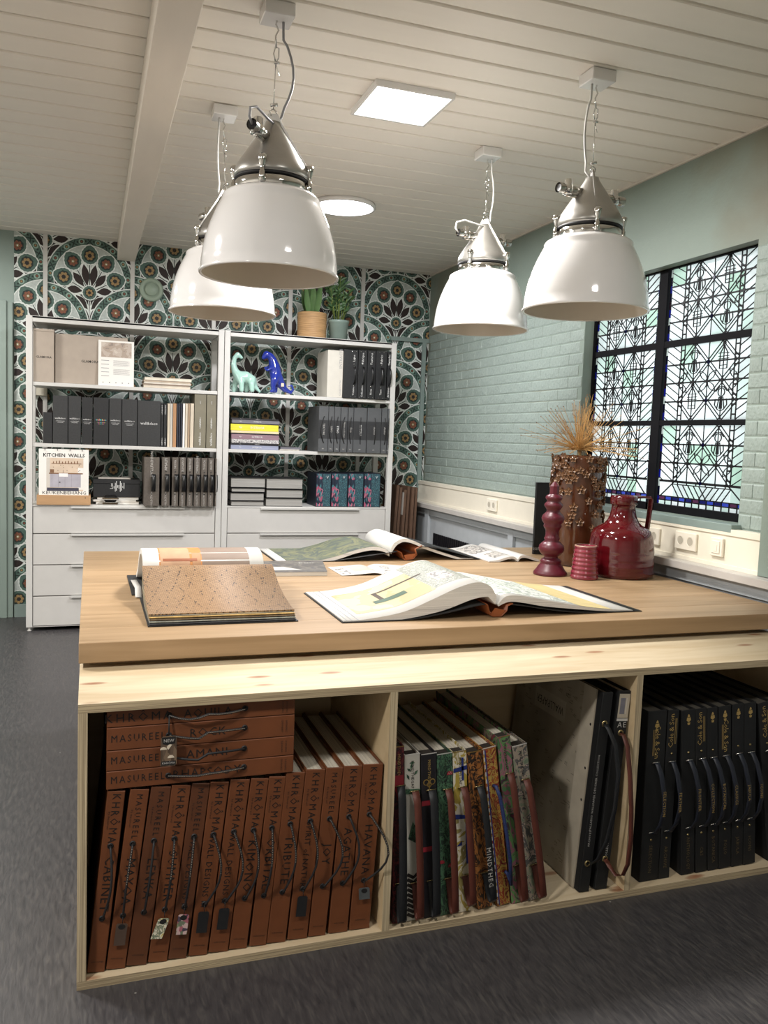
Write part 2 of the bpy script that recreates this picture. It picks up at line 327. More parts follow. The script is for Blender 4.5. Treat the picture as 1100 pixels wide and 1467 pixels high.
# ---- back wall with printed wallpaper, cut into panels by upright battens
wb = setting('wall_back', loc=(0, YB, 0))
b = B(); b.box(XL, XR+.3, YB, YB+.12, 0, ZC+.01); b.build('wall_core', 'teal_paint', wb)
inks = ['wp_dark', 'wp_white', 'wp_teal', 'wp_field', 'wp_deep', 'wp_gold', 'wp_rust', 'wp_lightteal', 'wp_brown']
for nme, c in zip(inks, ['1d1715', 'd6dcd8', '4a645b', 'b4bdb9', '1a2b28', '957a50', '7c4a35', '8ba597', '241613']): mat(nme, c, .6, var=.12, scale=(60, 60, 60))
DK, WH, TE, FI, DP, GO, RU, LT, BR = range(9)
SXp, SZp = 1.044e-3, 1.087e-3; WPX, WPZ = .642, .745
def fan_shapes():
    S = []
    def P(pts, m): S.append(([(x*SXp, z*SZp) for x, z in pts], m))
    cz = 85
    def arc(r, a0, a1, n=26): return [(r*math.cos(a0+(a1-a0)*k/n), cz+r*math.sin(a0+(a1-a0)*k/n)) for k in range(n+1)]
    def dome(r, drop=-300): return arc(r, -.05, PI+.05) + [(-r*.9, drop), (r*.9, drop)]
    P(dome(310), WH); P(dome(302), TE); P(dome(252), WH); P(dome(246), FI)
    P(arc(246, -.05, PI+.05)[:1]+[(235, 60), (150, 30), (60, 75), (-60, 75), (-150, 30), (-235, 60), (-246, 70), (-215, -300), (215, -300)], DK)
    for k in range(-1, 16):            # ring ornament: crosses and eyes in turn
        a = (k+.5)*PI/15; ca, sa = math.cos(a), math.sin(a)
        def Q(r, t): return ((277+r)*ca - t*sa, cz+(277+r)*sa + t*ca)
        if k % 2:
            for s1, s2 in ((1, 1), (1, -1)):
                P([Q(-22, -24*s2), Q(-22, -15*s2), Q(22, 24*s2), Q(22, 15*s2)], DP)
            P([Q(0, 20), Q(-9, 30), Q(0, 36), Q(9, 30)], DP); P([Q(0, -20), Q(-9, -30), Q(0, -36), Q(9, -30)], DP)
        else:
            P([Q(r*20, t*22) for r, t in circ(0, 0, 1, 10)], LT); P([Q(r*12, t*12) for r, t in circ(0, 0, 1, 8)], DP); P([Q(r*8, t*8) for r, t in circ(0, 0, 1, 8)], GO if k % 4 else RU)
    def leaf(x0, z0, x1, z1, w, m, grow=0):
        d = math.hypot(x1-x0, z1-z0); ux, uz = (x1-x0)/d, (z1-z0)/d; pts = []
        prof = [(0, 0), (.15, .3), (.35, .8), (.55, 1), (.75, .8), (.9, .35), (1, 0)]
        L = [(-grow*1.5 + t*(d+3*grow), h*w/2+grow*(1 if 0 < t < 1 else 0)) for t, h in prof]
        for t, h in L: pts.append((x0+ux*t-uz*h, z0+uz*t+ux*h))
        for t, h in L[-2:0:-1]: pts.append((x0+ux*t+uz*h, z0+uz*t-ux*h))
        P(pts, m)
    LV = [(14, 40, 42, 200, 54), (36, 38, 116, 136, 52), (46, 8, 158, 22, 54), (10, -120, 96, -24, 58)]
    for s_ in (-1, 1):
        for x0, z0, x1, z1, w in LV: leaf(s_*x0*.6, z0*.6 if z0 > 0 else z0-30, s_*x1, z1, w, WH, 9)
    meds = [(0, 262, 58, GO, PI/2), (-118, 212, 58, RU, PI*.72), (118, 212, 58, RU, PI*.28), (-182, 97, 60, GO, PI*.9), (182, 97, 60, GO, PI*.1)]
    for x, z, r, mm, a in meds:        # stems, white with a dark core
        d = math.hypot(x, z)
        for w, k in ((8, WH), (3, DP)):
            nx, nz = -z/d*w, x/d*w; P([(nx, nz), (x+nx, z+nz), (x-nx, z-nz), (-nx, -nz)], k)
    for s_ in (-1, 1):
        for x0, z0, x1, z1, w in LV: leaf(s_*x0, z0, s_*x1, z1, w, BR)
    P([(-9, -60), (-5, -190), (5, -190), (9, -60)], WH); P([(-4, -50), (0, -190), (4, -50)], BR)
    for s_ in (-1, 1): leaf(s_*4, -235, s_*26, -120, 26, BR)
    for x, z, r, mm, a in meds+[(0, 0, 46, GO, 0)]:
        tip = 0 if (x, z) == (0, 0) else 14
        def lob(rr, n=26, wob=0): return [(x+(rr+wob*(k % 2)+(tip*max(0, math.cos(2*PI*k/n-a))**8))*math.cos(2*PI*k/n), z+(rr+wob*(k % 2)+(tip*max(0, math.cos(2*PI*k/n-a))**8))*math.sin(2*PI*k/n)) for k in range(n)]
        P(lob(r+9), WH); P(lob(r, 30, 3), TE); 
        P([(x+(r*.70)*(1+.10*(k % 2))*math.cos(2*PI*k/18), z+(r*.70)*(1+.10*(k % 2))*math.sin(2*PI*k/18)) for k in range(18)], DP)
        for q in range(7):
            aa = a+2*PI*q/7; P([(x+r*.40*math.cos(aa)+i*r*.19, z+r*.40*math.sin(aa)+j*r*.19) for i, j in circ(0, 0, 1, 7)], mm)
        P([(x+i*r*.22, z+j*r*.22) for i, j in circ(0, 0, 1, 8)], BR if mm == GO else GO)
        P([(x+i*r*.09, z+j*r*.09) for i, j in circ(0, 0, 1, 6)], WH if mm == RU else DP)
    return S
FAN = fan_shapes()
def wallpaper(x0, x1, xc, Oc, zlo=.0, zhi=ZC):
    """one width of wallpaper: rows of overlapping fans, the lower row printed over the upper"""
    bm = bmesh.new(); y0 = 0
    def face(pts, y, m, zr=None):
        f = bm.faces.new([bm.verts.new((x, y if zr is None else y-.004*(z-zr+.4), z)) for x, z in pts]); f.material_index = m
    face([(x0, zlo), (x1, zlo), (x1, zhi), (x0, zhi)], -.0005, DK)
    rows = []
    k = 0; z = Oc + WPZ*2
    while z > -.5:
        if z < zhi+.5: rows.append((z, [xc]))
        if z-WPZ/2 < zhi+.5: rows.append((z-WPZ/2, [xc-WPX/2, xc+WPX/2]))
        z -= WPZ
    for i, (z, xs) in enumerate(rows):
        for xx in xs:
            for j, (pts, m) in enumerate(FAN):
                q = [(xx+a, z+c) for a, c in pts]
                if max(c for a, c in q) < zlo or min(c for a, c in q) > zhi: continue
                if max(a for a, c in q) < x0 or min(a for a, c in q) > x1: continue
                face(q, -.0008-.000011*j, m, z)
    for co, no in (((x0, 0, 0), (-1, 0, 0)), ((x1, 0, 0), (1, 0, 0)), ((0, 0, zlo), (0, 0, -1)), ((0, 0, zhi), (0, 0, 1))):
        bmesh.ops.bisect_plane(bm, geom=bm.verts[:]+bm.edges[:]+bm.faces[:], plane_co=co, plane_no=no, clear_outer=True)
    bmesh.ops.recalc_face_normals(bm, faces=bm.faces)
    for f in bm.faces:
        if f.normal.y > 0: f.normal_flip()
    me = bpy.data.meshes.new('wallpaper_width'); bm.to_mesh(me); bm.free()
    for k in inks: me.materials.append(MATS[k])
    o = bpy.data.objects.new('wallpaper_width', me); COL.objects.link(o); o.parent = wb; return o
R0 = [-.98+.0, -.338, .306, .95, 1.59, 2.23, XR]
OS = [2.683-.415+WPZ/2, 2.562, 2.672, 1.93, 1.904, 2.53]
for k in range(6):
    x0 = max(R0[k], -.56) if k == 0 else R0[k]
    wallpaper(x0, R0[k+1], (R0[k]+R0[k+1])/2, OS[k], zlo=.1)
for x in R0[1:-1]:
    b = B(); b.box(x-.016, x+.016, YB-.018, YB-.0002, .1, ZC-.001); b.build('batten', 'white_metal', wb)
b = B(); b.box(-.56, 2.86, YB-.03, YB-.0002, 0, .1); b.build('baseboard_back', 'teal_trim', kind='structure')
# papered door in the corner: teal strips around it
b = B(); b.box(2.50, 2.86, YB-.03, YB-.0085, 2.375, 2.41); b.box(2.80, 2.835, YB-.03, YB-.0085, .1, 2.375); b.build('trim_2', 'teal_trim', kind='structure')
# teal panelled door with casing at the left
d1 = setting('door_1')
b = B(); b.box(-1.5, -.655, YB-.02, YB-.0005, .0, 2.36); b.build('door_leaf', 'teal_paint', d1)
b = B(); b.box(-.655, -.61, YB-.055, YB-.001, 0, 2.447); b.box(-1.7, -.655, YB-.055, YB-.001, 2.37, 2.447); b.box(-.62, -.567, YB-.04, YB-.001, 0, 2.44); b.box(-.70, -.652, YB-.045, YB-.021, 0, 2.37)
b.build('door_casing', 'teal_paint', d1, bevel=.004)
b = B(); b.box(-1.4, -.73, YB-.03, YB-.019, 1.2, 2.25); b.box(-1.4, -.73, YB-.03, YB-.019, .15, 1.1); b.build('door_panel', 'teal_trim', d1, bevel=.006)
# round sage vent on the wallpaper
t = thing('air_vent', 'round sage green air vent on the patterned wallpaper above the left shelf unit', 'vent', (.452, YB-.009, 2.625))
b = B(); b.lathe([(.093, 0), (.093, -.018), (.085, -.028), (.062, -.03), (.058, -.02)], (.452, YB-.009, 2.625), 40, axis='y', capa=True); b.lathe([(.058, -.02), (.0, -.02)], (.452, YB-.009, 2.625), 40, axis='y'); b.build('vent_ring', mat('sage_plastic', '8d9d8c', .45, var=.03), t)
b = B(); b.lathe([(.0, -.034), (.047, -.034), (.05, -.03), (.05, -.0195)], (.452, YB-.009, 2.625), 36, axis='y'); b.build('vent_plate', 'sage_plastic', t)
o = B().cbox(-.425, -.32, YB-.05, YB-.0195, 1.74, 1.83, .004).build('thermostat', 'socket_white', org=(-.37, YB-.0195, 1.785)); tag(o, 'small square white wall box behind the black binders of the left shelf unit', 'wall box')

# ---- right wall: green painted brick, window opening, plaster above
wr = setting('wall_right')
WY0, WY1, WZ0, WZ1 = 3.155, 4.56, 1.165, 2.470
b = B(); XW = XR+.35
b.box(XR, XW, YF, WY0, 0, ZC+.01); b.box(XR, XW, WY1, YB+.1, 0, ZC+.01); b.box(XR, XW, WY0, WY1, 0, WZ0); b.box(XR, XW, WY0, WY1, WZ1, ZC+.01)
b.build('wall_core', 'wall_green', wr)
BL_, BH = .235, .072; vars_ = []
for k in range(6):
    q = B(); h = BH-.005; L = BL_-.0025; t_ = .0028; e = lambda: random.uniform(-.0010, .0010)
    c = .005
    vs = [(0, 0, 0), (0, L, 0), (0, L, h), (0, 0, h)]; fr = [(-t_+e(), .002, c+abs(e())), (-t_+e(), L-.002, c+abs(e())), (-t_+e(), L-.002, h-c-abs(e())), (-t_+e(), .002, h-c-abs(e()))]
    mid = (-t_+e()-.001, L/2, h/2)
    q.add(vs+fr+[mid], [(0, 4, 5, 1), (1, 5, 6, 2), (2, 6, 7, 3), (3, 7, 4, 0), (4, 8, 5), (5, 8, 6), (6, 8, 7), (7, 8, 4)])
    o = q.build('brick', 'brick_green', wr); vars_.append(o)
far = B(); cnt = 0
half = {}
def brick_at(y, z, L):
    global cnt
    if L < .05: return
    src = random.choice(vars_)
    if y < 5.55 and cnt < 290:
        o = copy_part(src, wr, (XR, y, z), scale=(1, L/(BL_-.0025), 1)); cnt += 1
    else:
        vs = [(XR+v.co.x, y+v.co.y*L/(BL_-.0025), z+v.co.z) for v in src.data.vertices]; far.add(vs, [tuple(p.vertices) for p in src.data.polygons])
row = 0; z = 1.146
while z < 2.40:
    y = 2.96 + (0 if row % 2 else -BL_/2)
    while y < YB-.03:
        a, c_ = max(y, 2.955), min(y+BL_-.0025, YB-.03)
        if z+BH > WZ0-.01 and z < WZ1:
            if a < WY0-.004 < c_ or (a < WY1+.004 and c_ > WY0-.004):
                if a < WY0-.06: brick_at(a, z, WY0-.004-a)
                if c_ > WY1+.06: brick_at(WY1+.004, z, c_-WY1-.004)
                y += BL_; continue
        brick_at(a, z, c_-a); y += BL_
    z += BH; row += 1
for o in vars_: bpy.data.objects.remove(o)
o = far.build('brickwork', 'brick_green', wr); o['kind'] = 'stuff'
b = B(); b.box(2.80, XR-.0003, 2.2, 2.945, .957, ZC-.013); b.build('wall_pier', 'wall_green', kind='structure', bevel=.003)
# ledge, panelling, grille
b = B(); b.box(2.74, XR-.0003, -1, YB-.032, .918, .955); b.build('trim_3', 'ledge_grey', kind='structure', bevel=.003)
b = B(); b.box(2.80, XR-.0003, -1, YB-.032, 0, .9175); b.build('trim_4', 'grey_panel', kind='structure')
for k, y in enumerate((6.79, 5.23, 3.7, 2.3)):
    b = B(); b.box(2.775, 2.7998, y-.04, y+.04, .0, .9175); o = b.build('trim_%d' % (5+k), 'grey_panel', kind='structure', bevel=.003)
b = B(); b.box(2.778, 2.7998, -1, YB-.032, .86, .9175); b.build('trim_9', 'grey_panel', kind='structure')
gr = thing('ventilation_grille', 'black vertical-fin heating grille in the grey panelling under the ledge', 'grille', (2.79, 6.2, .55))
b = B(); b.box(2.792, 2.7998, 5.62, 6.62, .35, .70); b.build('grille_back', 'dark_gap', gr)
src = None; y = 5.64
while y < 6.62:
    if src is None: src = B().box(2.778, 2.7918, y, y+.022, .35, .715).build('fin', 'black_metal', gr); ys = y
    else: copy_part(src, gr, src.location+Vector((0, y-ys, 0)))
    y += .042
# cable duct with sockets
dt = thing('cable_duct', 'long cream cable duct running along the green brick wall under the window', 'cable duct', (2.84, 5, .957))
b = B(); b.box(2.812, XR-.0075, 2.95, YB-.032, .9555, 1.135); b.box(2.806, 2.813, 2.95, YB-.032, .955, .975); b.box(2.806, 2.813, 2.95, YB-.032, 1.112, 1.142); b.box(2.812, XR-.0075, 2.95, YB-.032, 1.135, 1.142)
b.build('duct_body', 'cream_plastic', dt, bevel=.0015)
def socket(yc, zc, n, lab, kind='socket'):
    t = thing('wall_socket' if kind == 'socket' else 'light_switch', lab, 'socket' if kind == 'socket' else 'switch', (2.806, yc, zc))
    w = .072; L = w*n
    b = B(); b.cbox(2.797, 2.8118, yc-L/2-.006, yc+L/2+.006, zc-.044, zc+.044, .003); b.build('cover_plate', 'socket_white', t)
    for k in range(n):
        y = yc-L/2+w*(k+.5)
        if kind == 'socket':
            b = B(); b.lathe([(.024, -.0012), (.021, -.0012), (.020, .006), (0, .006)], (2.797, y, zc), 20, axis='x', m=0); 
            b.lathe([(.004, -.0014), (0, -.0014)], (2.797+.006, y-.009, zc), 8, axis='x', m=1); b.lathe([(.004, -.0014), (0, -.0014)], (2.797+.006, y+.009, zc), 8, axis='x', m=1)
            b.lathe([(.020, -.0006), (0, -.0006)], (2.797, y, zc), 20, axis='x', m=2)
            b.build('outlet', ['socket_white', 'dark_gap', mat('socket_shade', 'b3ad9e', .4)], t)
        else:
            b = B(); b.cbox(2.793, 2.797, y-.027, y+.027, zc-.03, zc+.03, .002); b.box(2.7915, 2.793, y-.012, y+.012, zc-.02, zc+.012); b.build('rocker', 'socket_white', t)
socket(5.59, 1.045, 2, 'double wall socket in the cable duct, alone near the far corner of the room')
socket(3.98, 1.045, 1, 'single wall socket partly hidden just right of the red jug handle')
socket(3.68, 1.045, 1, 'single wall socket in the cable duct immediately left of the double one')
socket(3.433, 1.05, 2, 'double wall socket in the cable duct under the stained glass window sill')
socket(3.213, 1.05, 1, 'cream wall switch in the cable duct, nearest the green pier', 'switch')
b = B(); pts = [(2.80, 4.70, 1.04), (2.77, 4.66, 1.03), (2.74, 4.63, .99), (2.72, 4.62, .975), (2.72, 4.60, .90), (2.73, 4.6, .8), (2.75, 4.6, .5)]
o = b.tube(pts, .004, 8).build('power_cable', 'socket_white', org=(2.72, 4.62, .956)); tag(o, 'thin white cable drooping from the duct behind the black panel', 'cable')

# ---- window with leaded glass
win = setting('window_1')
XG = 2.945
mat('lead', '0e0e12', .5, .3); mat('frame_steel', '08080c', .7, var=.15, spec=.15)
b = B(); X0, X1 = 2.928, 2.962
YM0, YM1 = 3.862, 3.955
b.box(X0, X1, WY0, WY1, WZ0, 1.205); b.box(X0, X1, WY0, WY1, 2.505, 2.53) if False else None
b.box(X0, X1, WY0, WY0+.03, WZ0, WZ1); b.box(X0, X1, WY1-.022, WY1, WZ0, WZ1); b.box(X0, X1, WY0, WY1, WZ1-.008, WZ1)
b.box(X0, X1, YM0+.008, YM1-.014, WZ0, WZ1); b.box(X0+.002, X1-.002, WY0+.001, WY1-.001, 2.048, 2.082); b.box(X0+.002, X1-.002, WY0+.001, WY1-.001, 1.63, 1.658)
b.build('window_frame', 'frame_steel', win, bevel=.0015)
o = B().cbox(2.805, 2.93, 3.13, 4.62, 1.125, 1.1645, .003).build('window_sill', 'teal_trim', win)
def glass(name, col, st=1.0):
    m = bpy.data.materials.new(name); m.use_nodes = True; nt = m.node_tree; n, l = nt.nodes, nt.links; n.clear(); MATS[name] = m
    out = n.new('ShaderNodeOutputMaterial'); tr = n.new('ShaderNodeBsdfTranslucent'); gl = n.new('ShaderNodeBsdfGlossy'); gl.inputs['Roughness'].default_value = .15
    mx = n.new('ShaderNodeMixShader'); mx.inputs[0].default_value = .06
    t = n.new('ShaderNodeTexCoord'); nz = n.new('ShaderNodeTexNoise'); nz.inputs['Scale'].default_value = 9; l.new(t.outputs['Object'], nz.inputs['Vector'])
    c = lin(col); r = ramp(n, [(.3, tuple(x*.85 for x in c)), (.7, c)]); l.new(nz.outputs['Fac'], r.inputs[0]); l.new(r.outputs[0], tr.inputs['Color'])
    l.new(tr.outputs[0], mx.inputs[1]); l.new(gl.outputs[0], mx.inputs[2]); l.new(mx.outputs[0], out.inputs[0])
for nme, c in (('glass_clear', 'eef2ee'), ('glass_white', 'f4f4f0'), ('glass_pale_green', 'dae8dc'), ('glass_green', 'c2dcc6'), ('glass_grey', 'dfe3de'), ('glass_blue', '3d4cb4'), ('glass_navy', '1d1f5a'), ('glass_violet', '5a2f4a')): glass(nme, c)
GL = ['glass_clear', 'glass_white', 'glass_grey', 'glass_clear', 'glass_pale_green', 'glass_green', 'glass_white', 'glass_clear']
def field(ya, yb, za, zb, kinds, bottom=False, edge=None):
    """one leaded field: ya far side, yb near side (photo left to right); unit square s,t"""
    W_, H_ = yb-ya, zb-za
    L = B()
    def P(s, t): return (XG-.004, ya+s*W_, za+t*H_)
    def ln(s0, t0, s1, t1, w=.0036): L.bar(P(s0, t0), P(s1, t1), w, .005, up=(1, 0, 0))
    def curve(pts, w=.0026):
        for a_, b_ in zip(pts[:-1], pts[1:]): ln(*a_, *b_, w)
    s0, s1 = .17, .83; t0 = 0.0
    if bottom: t0 = .30
    tb = [t0+(1-t0)*k/4 for k in range(5)] if not bottom else [.30, .30+.70*.3333, .30+.70*.6667, 1.0]
    nb = len(tb)-1; dt_ = tb[1]-tb[0]
    for t in tb[1:-1]: ln(0, t, 1, t, .008)
    if bottom: ln(0, tb[0], 1, tb[0], .012)
    for s in (s0, s0+.045, s1-.0, s1-.045+.0): ln(s-.0, t0 if not bottom else tb[0], s, 1, .0045)
    for k in range(nb*2):
        t = t0+(k+.5)*dt_/2; L.bar(P(s0, t), P(s0+.045, t), .008, .005, up=(1, 0, 0)); L.bar(P(s1-.045, t), P(s1, t), .008, .005, up=(1, 0, 0))
    k = -3
    while k < nb*3+2:                         # slanting strips of the side borders
        ta = t0+k*dt_/2.2
        for (sa, sb, up) in ((0, s0, -1), (1, s1, -1)):
            a_, c_ = ta+dt_*.62, ta; A = max(t0, min(1, a_)); C_ = max(t0, min(1, c_))
            if A-C_ > .01:
                fa = (a_-A)/(a_-c_); fc = (a_-C_)/(a_-c_); ln(sa+(sb-sa)*fa, A, sa+(sb-sa)*fc, C_)
        k += 1
    cw = (s1-s0)/4; n_ = [s0+cw*k for k in range(5)]
    def clipln(sa, ta, sb, tb_):
        for _ in range(2):
            if sa > sb: sa, ta, sb, tb_ = sb, tb_, sa, ta
            if sa < s0: ta += (tb_-ta)*(s0-sa)/(sb-sa); sa = s0
            if sb > s1: tb_ = ta+(tb_-ta)*(s1-sa)/(sb-sa); sb = s1
        if ta > tb_: sa, ta, sb, tb_ = sb, tb_, sa, ta
        if tb_ > 1: sb = sa+(sb-sa)*(1-ta)/(tb_-ta); tb_ = 1
        if ta < t0: sa += (sb-sa)*(t0-ta)/(tb_-ta); ta = t0
        if tb_-ta > .01 and s0-.001 <= min(sa, sb) and max(sa, sb) <= s1+.001: ln(sa, ta, sb, tb_)
    base = tb[2] if not bottom else tb[1]      # bar with the dark nodes
    off = .02
    for sc in (n_[1], n_[3]):
        for dx in (-1, 1):
            for o_ in (-off, off): clipln(sc+o_-dx*cw*3, base-dt_*3, sc+o_+dx*cw*3, base+dt_*3)
    for t in tb[1:-1]+([tb[0]] if bottom else []):
        if abs(t-base) > .01:
            dz_ = dt_ if t > base else -dt_
            for o_ in (-off, off):
                clipln(n_[0]+o_, t, n_[0]+o_+cw, t+dz_); clipln(n_[4]+o_, t, n_[4]+o_-cw, t+dz_)
    for s in (n_[1], n_[2], n_[3]): ln(s, t0, s, 1, .003)
    def diamond(s, t, r, b_): 
        w_, h_ = r/abs(W_), r/abs(H_); b_.prism([P(s-w_, t), P(s, t-h_*1.1), P(s+w_, t), P(s, t+h_*1.1)], (-.004, 0, 0))
    cl = B()
    for t in tb[1:-1] + ([tb[0]] if bottom else []):
        if abs(t-base) < .01:
            for s in n_: diamond(s, t, .014, L)
            for s in (n_[0], n_[2], n_[4]):       # vesica petals round the node
                for dx in (-1, 1):
                    for dz in (-1, 1):
                        e_ = [(s+dx*cw*.55*q, t+dz*dt_*.55*q) for q in (0, .25, .5, .75, 1)]
                        for sg in (-1, 1):
                            pts = [(x+sg*math.sin(PI*i/4)*.022*1, z-sg*dx*dz*math.sin(PI*i/4)*.02) for i, (x, z) in enumerate(e_)]
                            pts = [(min(max(x, s0), s1), z) for x, z in pts]
                            if (dx < 0 and s == n_[0]) or (dx > 0 and s == n_[4]): continue
                            curve(pts)
        else:
            for s in (n_[2],): diamond(s, t, .011, cl)
            for s in (n_[0], n_[4]): diamond(s, t, .010, L)
            for sc in (n_[0], n_[4], n_[2]):
                pass
    figs = [tb[1], tb[3]] if not bottom else [tb[2]]
    for r_, t in enumerate(figs):
        for q, s in enumerate((n_[1], n_[3])):
            kk = kinds[r_][q]; H = .05/abs(H_); Wd = .043/abs(W_)
            if kk == 'l':
                o_ = [(-.6, -1), (-.6, .9), (0, 1.8), (.6, .9), (.6, -1), (-.6, -1)]; curve([(s+a*Wd, t+c*H*.8) for a, c in o_], .0034)
                for c in (-.6, .2, .5, .9): ln(s-Wd*.85*(1 if c > .1 else .6), t+c*H*.8, s+Wd*.85*(1 if c > .1 else .6), t+c*H*.8, .0034)
                curve([(s+a*Wd*.22, t+H*(1.6+c*.25)) for a, c in circ(0, 0, 1, 8)], .004)
            else:
                curve([(s+a*Wd*.55, t+H*(.75+c*.42)) for a, c in circ(0, 0, 1, 10)+[(1, 0)]], .0034)
                curve([(s-Wd*.9, t+H*.1), (s-Wd*1.0, t-H*.5), (s-Wd*.5, t-H*.95), (s, t-H*1.1), (s+Wd*.5, t-H*.95), (s+Wd*1.0, t-H*.5), (s+Wd*.9, t+H*.1)], .0034)
                for a in (-.6, -.2, .2, .6): ln(s+a*Wd*.5, t+H*.3, s+a*Wd, t-H*.9, .003)
                curve([(s-Wd*.9, t+H*.85), (s-Wd*.3, t+H*1.3), (s+Wd*.3, t+H*1.3), (s+Wd*.9, t+H*.85)], .0034)
    bord = []
    if bottom:
        ln(s0, tb[0]-.035, s1, tb[0]-.035, .005); ln(s0+.02, tb[0], 0.02, .105, .005); ln(s1-.02, tb[0], .98, .105, .005)
        ln(0, .105, 1, .105, .006); ln(0, .055, 1, .055, .006)
        for k in range(1, 12): ln(k/12, 0, k/12, .105, .005)
        for k in range(6):
            ln(.16+k*.065, tb[0]-.035, .16+k*.065+.09, .105); ln(.84-k*.065, tb[0]-.035, .84-k*.065-.09, .105) if k < 5 else None
        for k in range(6): ln(s0+.06+k*.11, tb[0], s0+.06+k*.11, tb[0]-.035, .004)
    L.build('leading', 'lead', win, kind='stuff')
    if cl.v: cl.build('blue_boss', 'glass_blue', win)
    # panes: one object per lead-framed light
    xs = [0, s0, s0+.0, n_[1], n_[2], n_[3], s1, 1]; xs = [0, s0, n_[1], n_[2], n_[3], s1, 1]
    ts = ([0, .055, .105] if bottom else []) + tb if bottom else tb
    for i in range(len(ts)-1):
        cols_ = xs if not (bottom and i < 2) else [k/12 for k in range(13)]
        for j in range(len(cols_)-1):
            a_, c_ = cols_[j], cols_[j+1]
            if bottom and i == 1: mm = ['glass_navy', 'glass_blue', 'glass_navy', 'glass_blue'][j % 4] if j % 5 else 'glass_violet'
            elif bottom and i == 0: mm = random.choice(['glass_white', 'glass_pale_green'])
            else: mm = random.choice(GL)
            q = B(); q.add([P(a_, ts[i]), P(c_, ts[i]), P(c_, ts[i+1]), P(a_, ts[i+1])], [(0, 1, 2, 3)])
            dv = [(x+.004+random.uniform(-.0008, .0008), y, z) for x, y, z in q.v]; q.v = dv
            q.build('pane', mm, win)
    if edge is not None:                      # chequered blue strip along one side
        n = 12
        for k in range(n):
            z0, z1 = za+H_*k/n, za+H_*(k+1)/n
            q = B(); q.box(XG-.004, XG-.001, edge[0], edge[1], z0+.001, z1-.001); q.build('border_pane', ['glass_blue', 'glass_navy', 'glass_grey', 'glass_blue', 'glass_violet'][k % 5], win)
FY = ((WY1-.022, YM1-.006), (YM0, WY0+.03))
for c, (ya, yb) in enumerate(FY):
    for r_, (za, zb) in enumerate(((2.083, 2.462), (1.659, 2.047), (1.206, 1.629))):
        kinds = [[('s', 'l'), ('l', 's')], [('l', 's'), ('s', 'l')], [('s', 's'), ('s', 's')]][r_]
        if r_ == 0: kinds = [('l', 's'), ('s', 'l')]
        if r_ == 1: kinds = [('l', 's'), ('s', 'l')]
        e0 = (ya-.001, ya-.013) if c == 0 else (ya-.001, ya+.012)
        w = .014
        field(ya-w, yb+w, za, zb, kinds, bottom=(r_ == 2), edge=None)
        for e_ in ((ya-.013, ya-.001), (yb+.001, yb+.013)):
            for k in range(9):
                z0, z1 = za+(zb-za)*k/9, za+(zb-za)*(k+1)/9
                B().box(XG-.003, XG, e_[0], e_[1], z0+.002, z1-.002).build('border_pane', ['glass_blue', 'glass_navy', 'glass_grey', 'glass_blue', 'glass_violet', 'glass_navy'][k % 6], win)

# ================================================================== storage box of plywood
FY_ = 2.266; PX0, PX1, PTOP, TH = -.027, 2.585, .785, .024; PD = .64
st = thing('storage_box', 'long pine plywood storage box with three open bays of sample books', 'storage box', (1.2, 2.55, 0))
B().box(PX0, PX1, FY_, FY_+PD, PTOP-TH, PTOP).build('top_panel', 'pine_ply', st, bevel=.001)
B().box(PX0, PX1, FY_, FY_+PD, 0, TH).build('bottom_panel', 'pine_ply', st, bevel=.001)
DIV = [(PX0, PX0+TH), (.836, .860), (1.694, 1.718), (PX1-TH, PX1)]
for k, (a, c) in enumerate(DIV):
    B().box(a, c, FY_+.0005, FY_+PD-.013, TH, PTOP-TH).build('side_panel' if k in (0, 3) else 'divider', 'ply_inside', st, bevel=.0008)
B().box(PX0, PX1, FY_+PD-.0125, FY_+PD-.0005, TH, PTOP-TH).build('back_panel', 'ply_inside', st)
for z0, z1 in ((PTOP-TH, PTOP-.0003), (.0003, TH)): B().box(PX0, PX1, FY_-.0006, FY_-.0001, z0, z1).build('edge_band', 'ply_edge_h', st)
for a, c in DIV: B().box(a+.0005, c-.0005, FY_-.0006, FY_-.0001+.0005, TH+.0002, PTOP-TH-.0002).build('edge_band', 'ply_edge_v', st)
# ------------------------------------------------------------------ table
TZ, TB = .864, .802; TX0, TX1, TY0, TY1 = -.030, 2.715, 2.607, 4.60
tb = thing('work_table', 'large light oak work table with a thick boarded top behind the plywood box', 'table', (1.37, 3.6, 0))
nb = 10; w = (TY1-TY0)/nb
for k in range(nb):
    y0 = TY0+w*k; B().cbox(TX0, TX1, y0+.0002, y0+w-.0002, TB, TZ, .0016).build('board', 'oak_board', tb)
for x in (.12, 2.45):
    for y in (3.0, 4.4): B().box(x, x+.09, y, y+.09, 0, TB-.0005).build('leg', 'oak_board', tb, bevel=.003)
B().box(.12, 2.54, 3.02, 3.05, .70, TB-.0005).build('apron', 'oak_board', tb); B().box(.12, 2.54, 4.44, 4.47, .70, TB-.0005).build('apron', 'oak_board', tb)
B().box(.0, 2.5, 2.655, 2.70, PTOP+.0003, TB-.0005).build('riser', 'oak_board', tb)

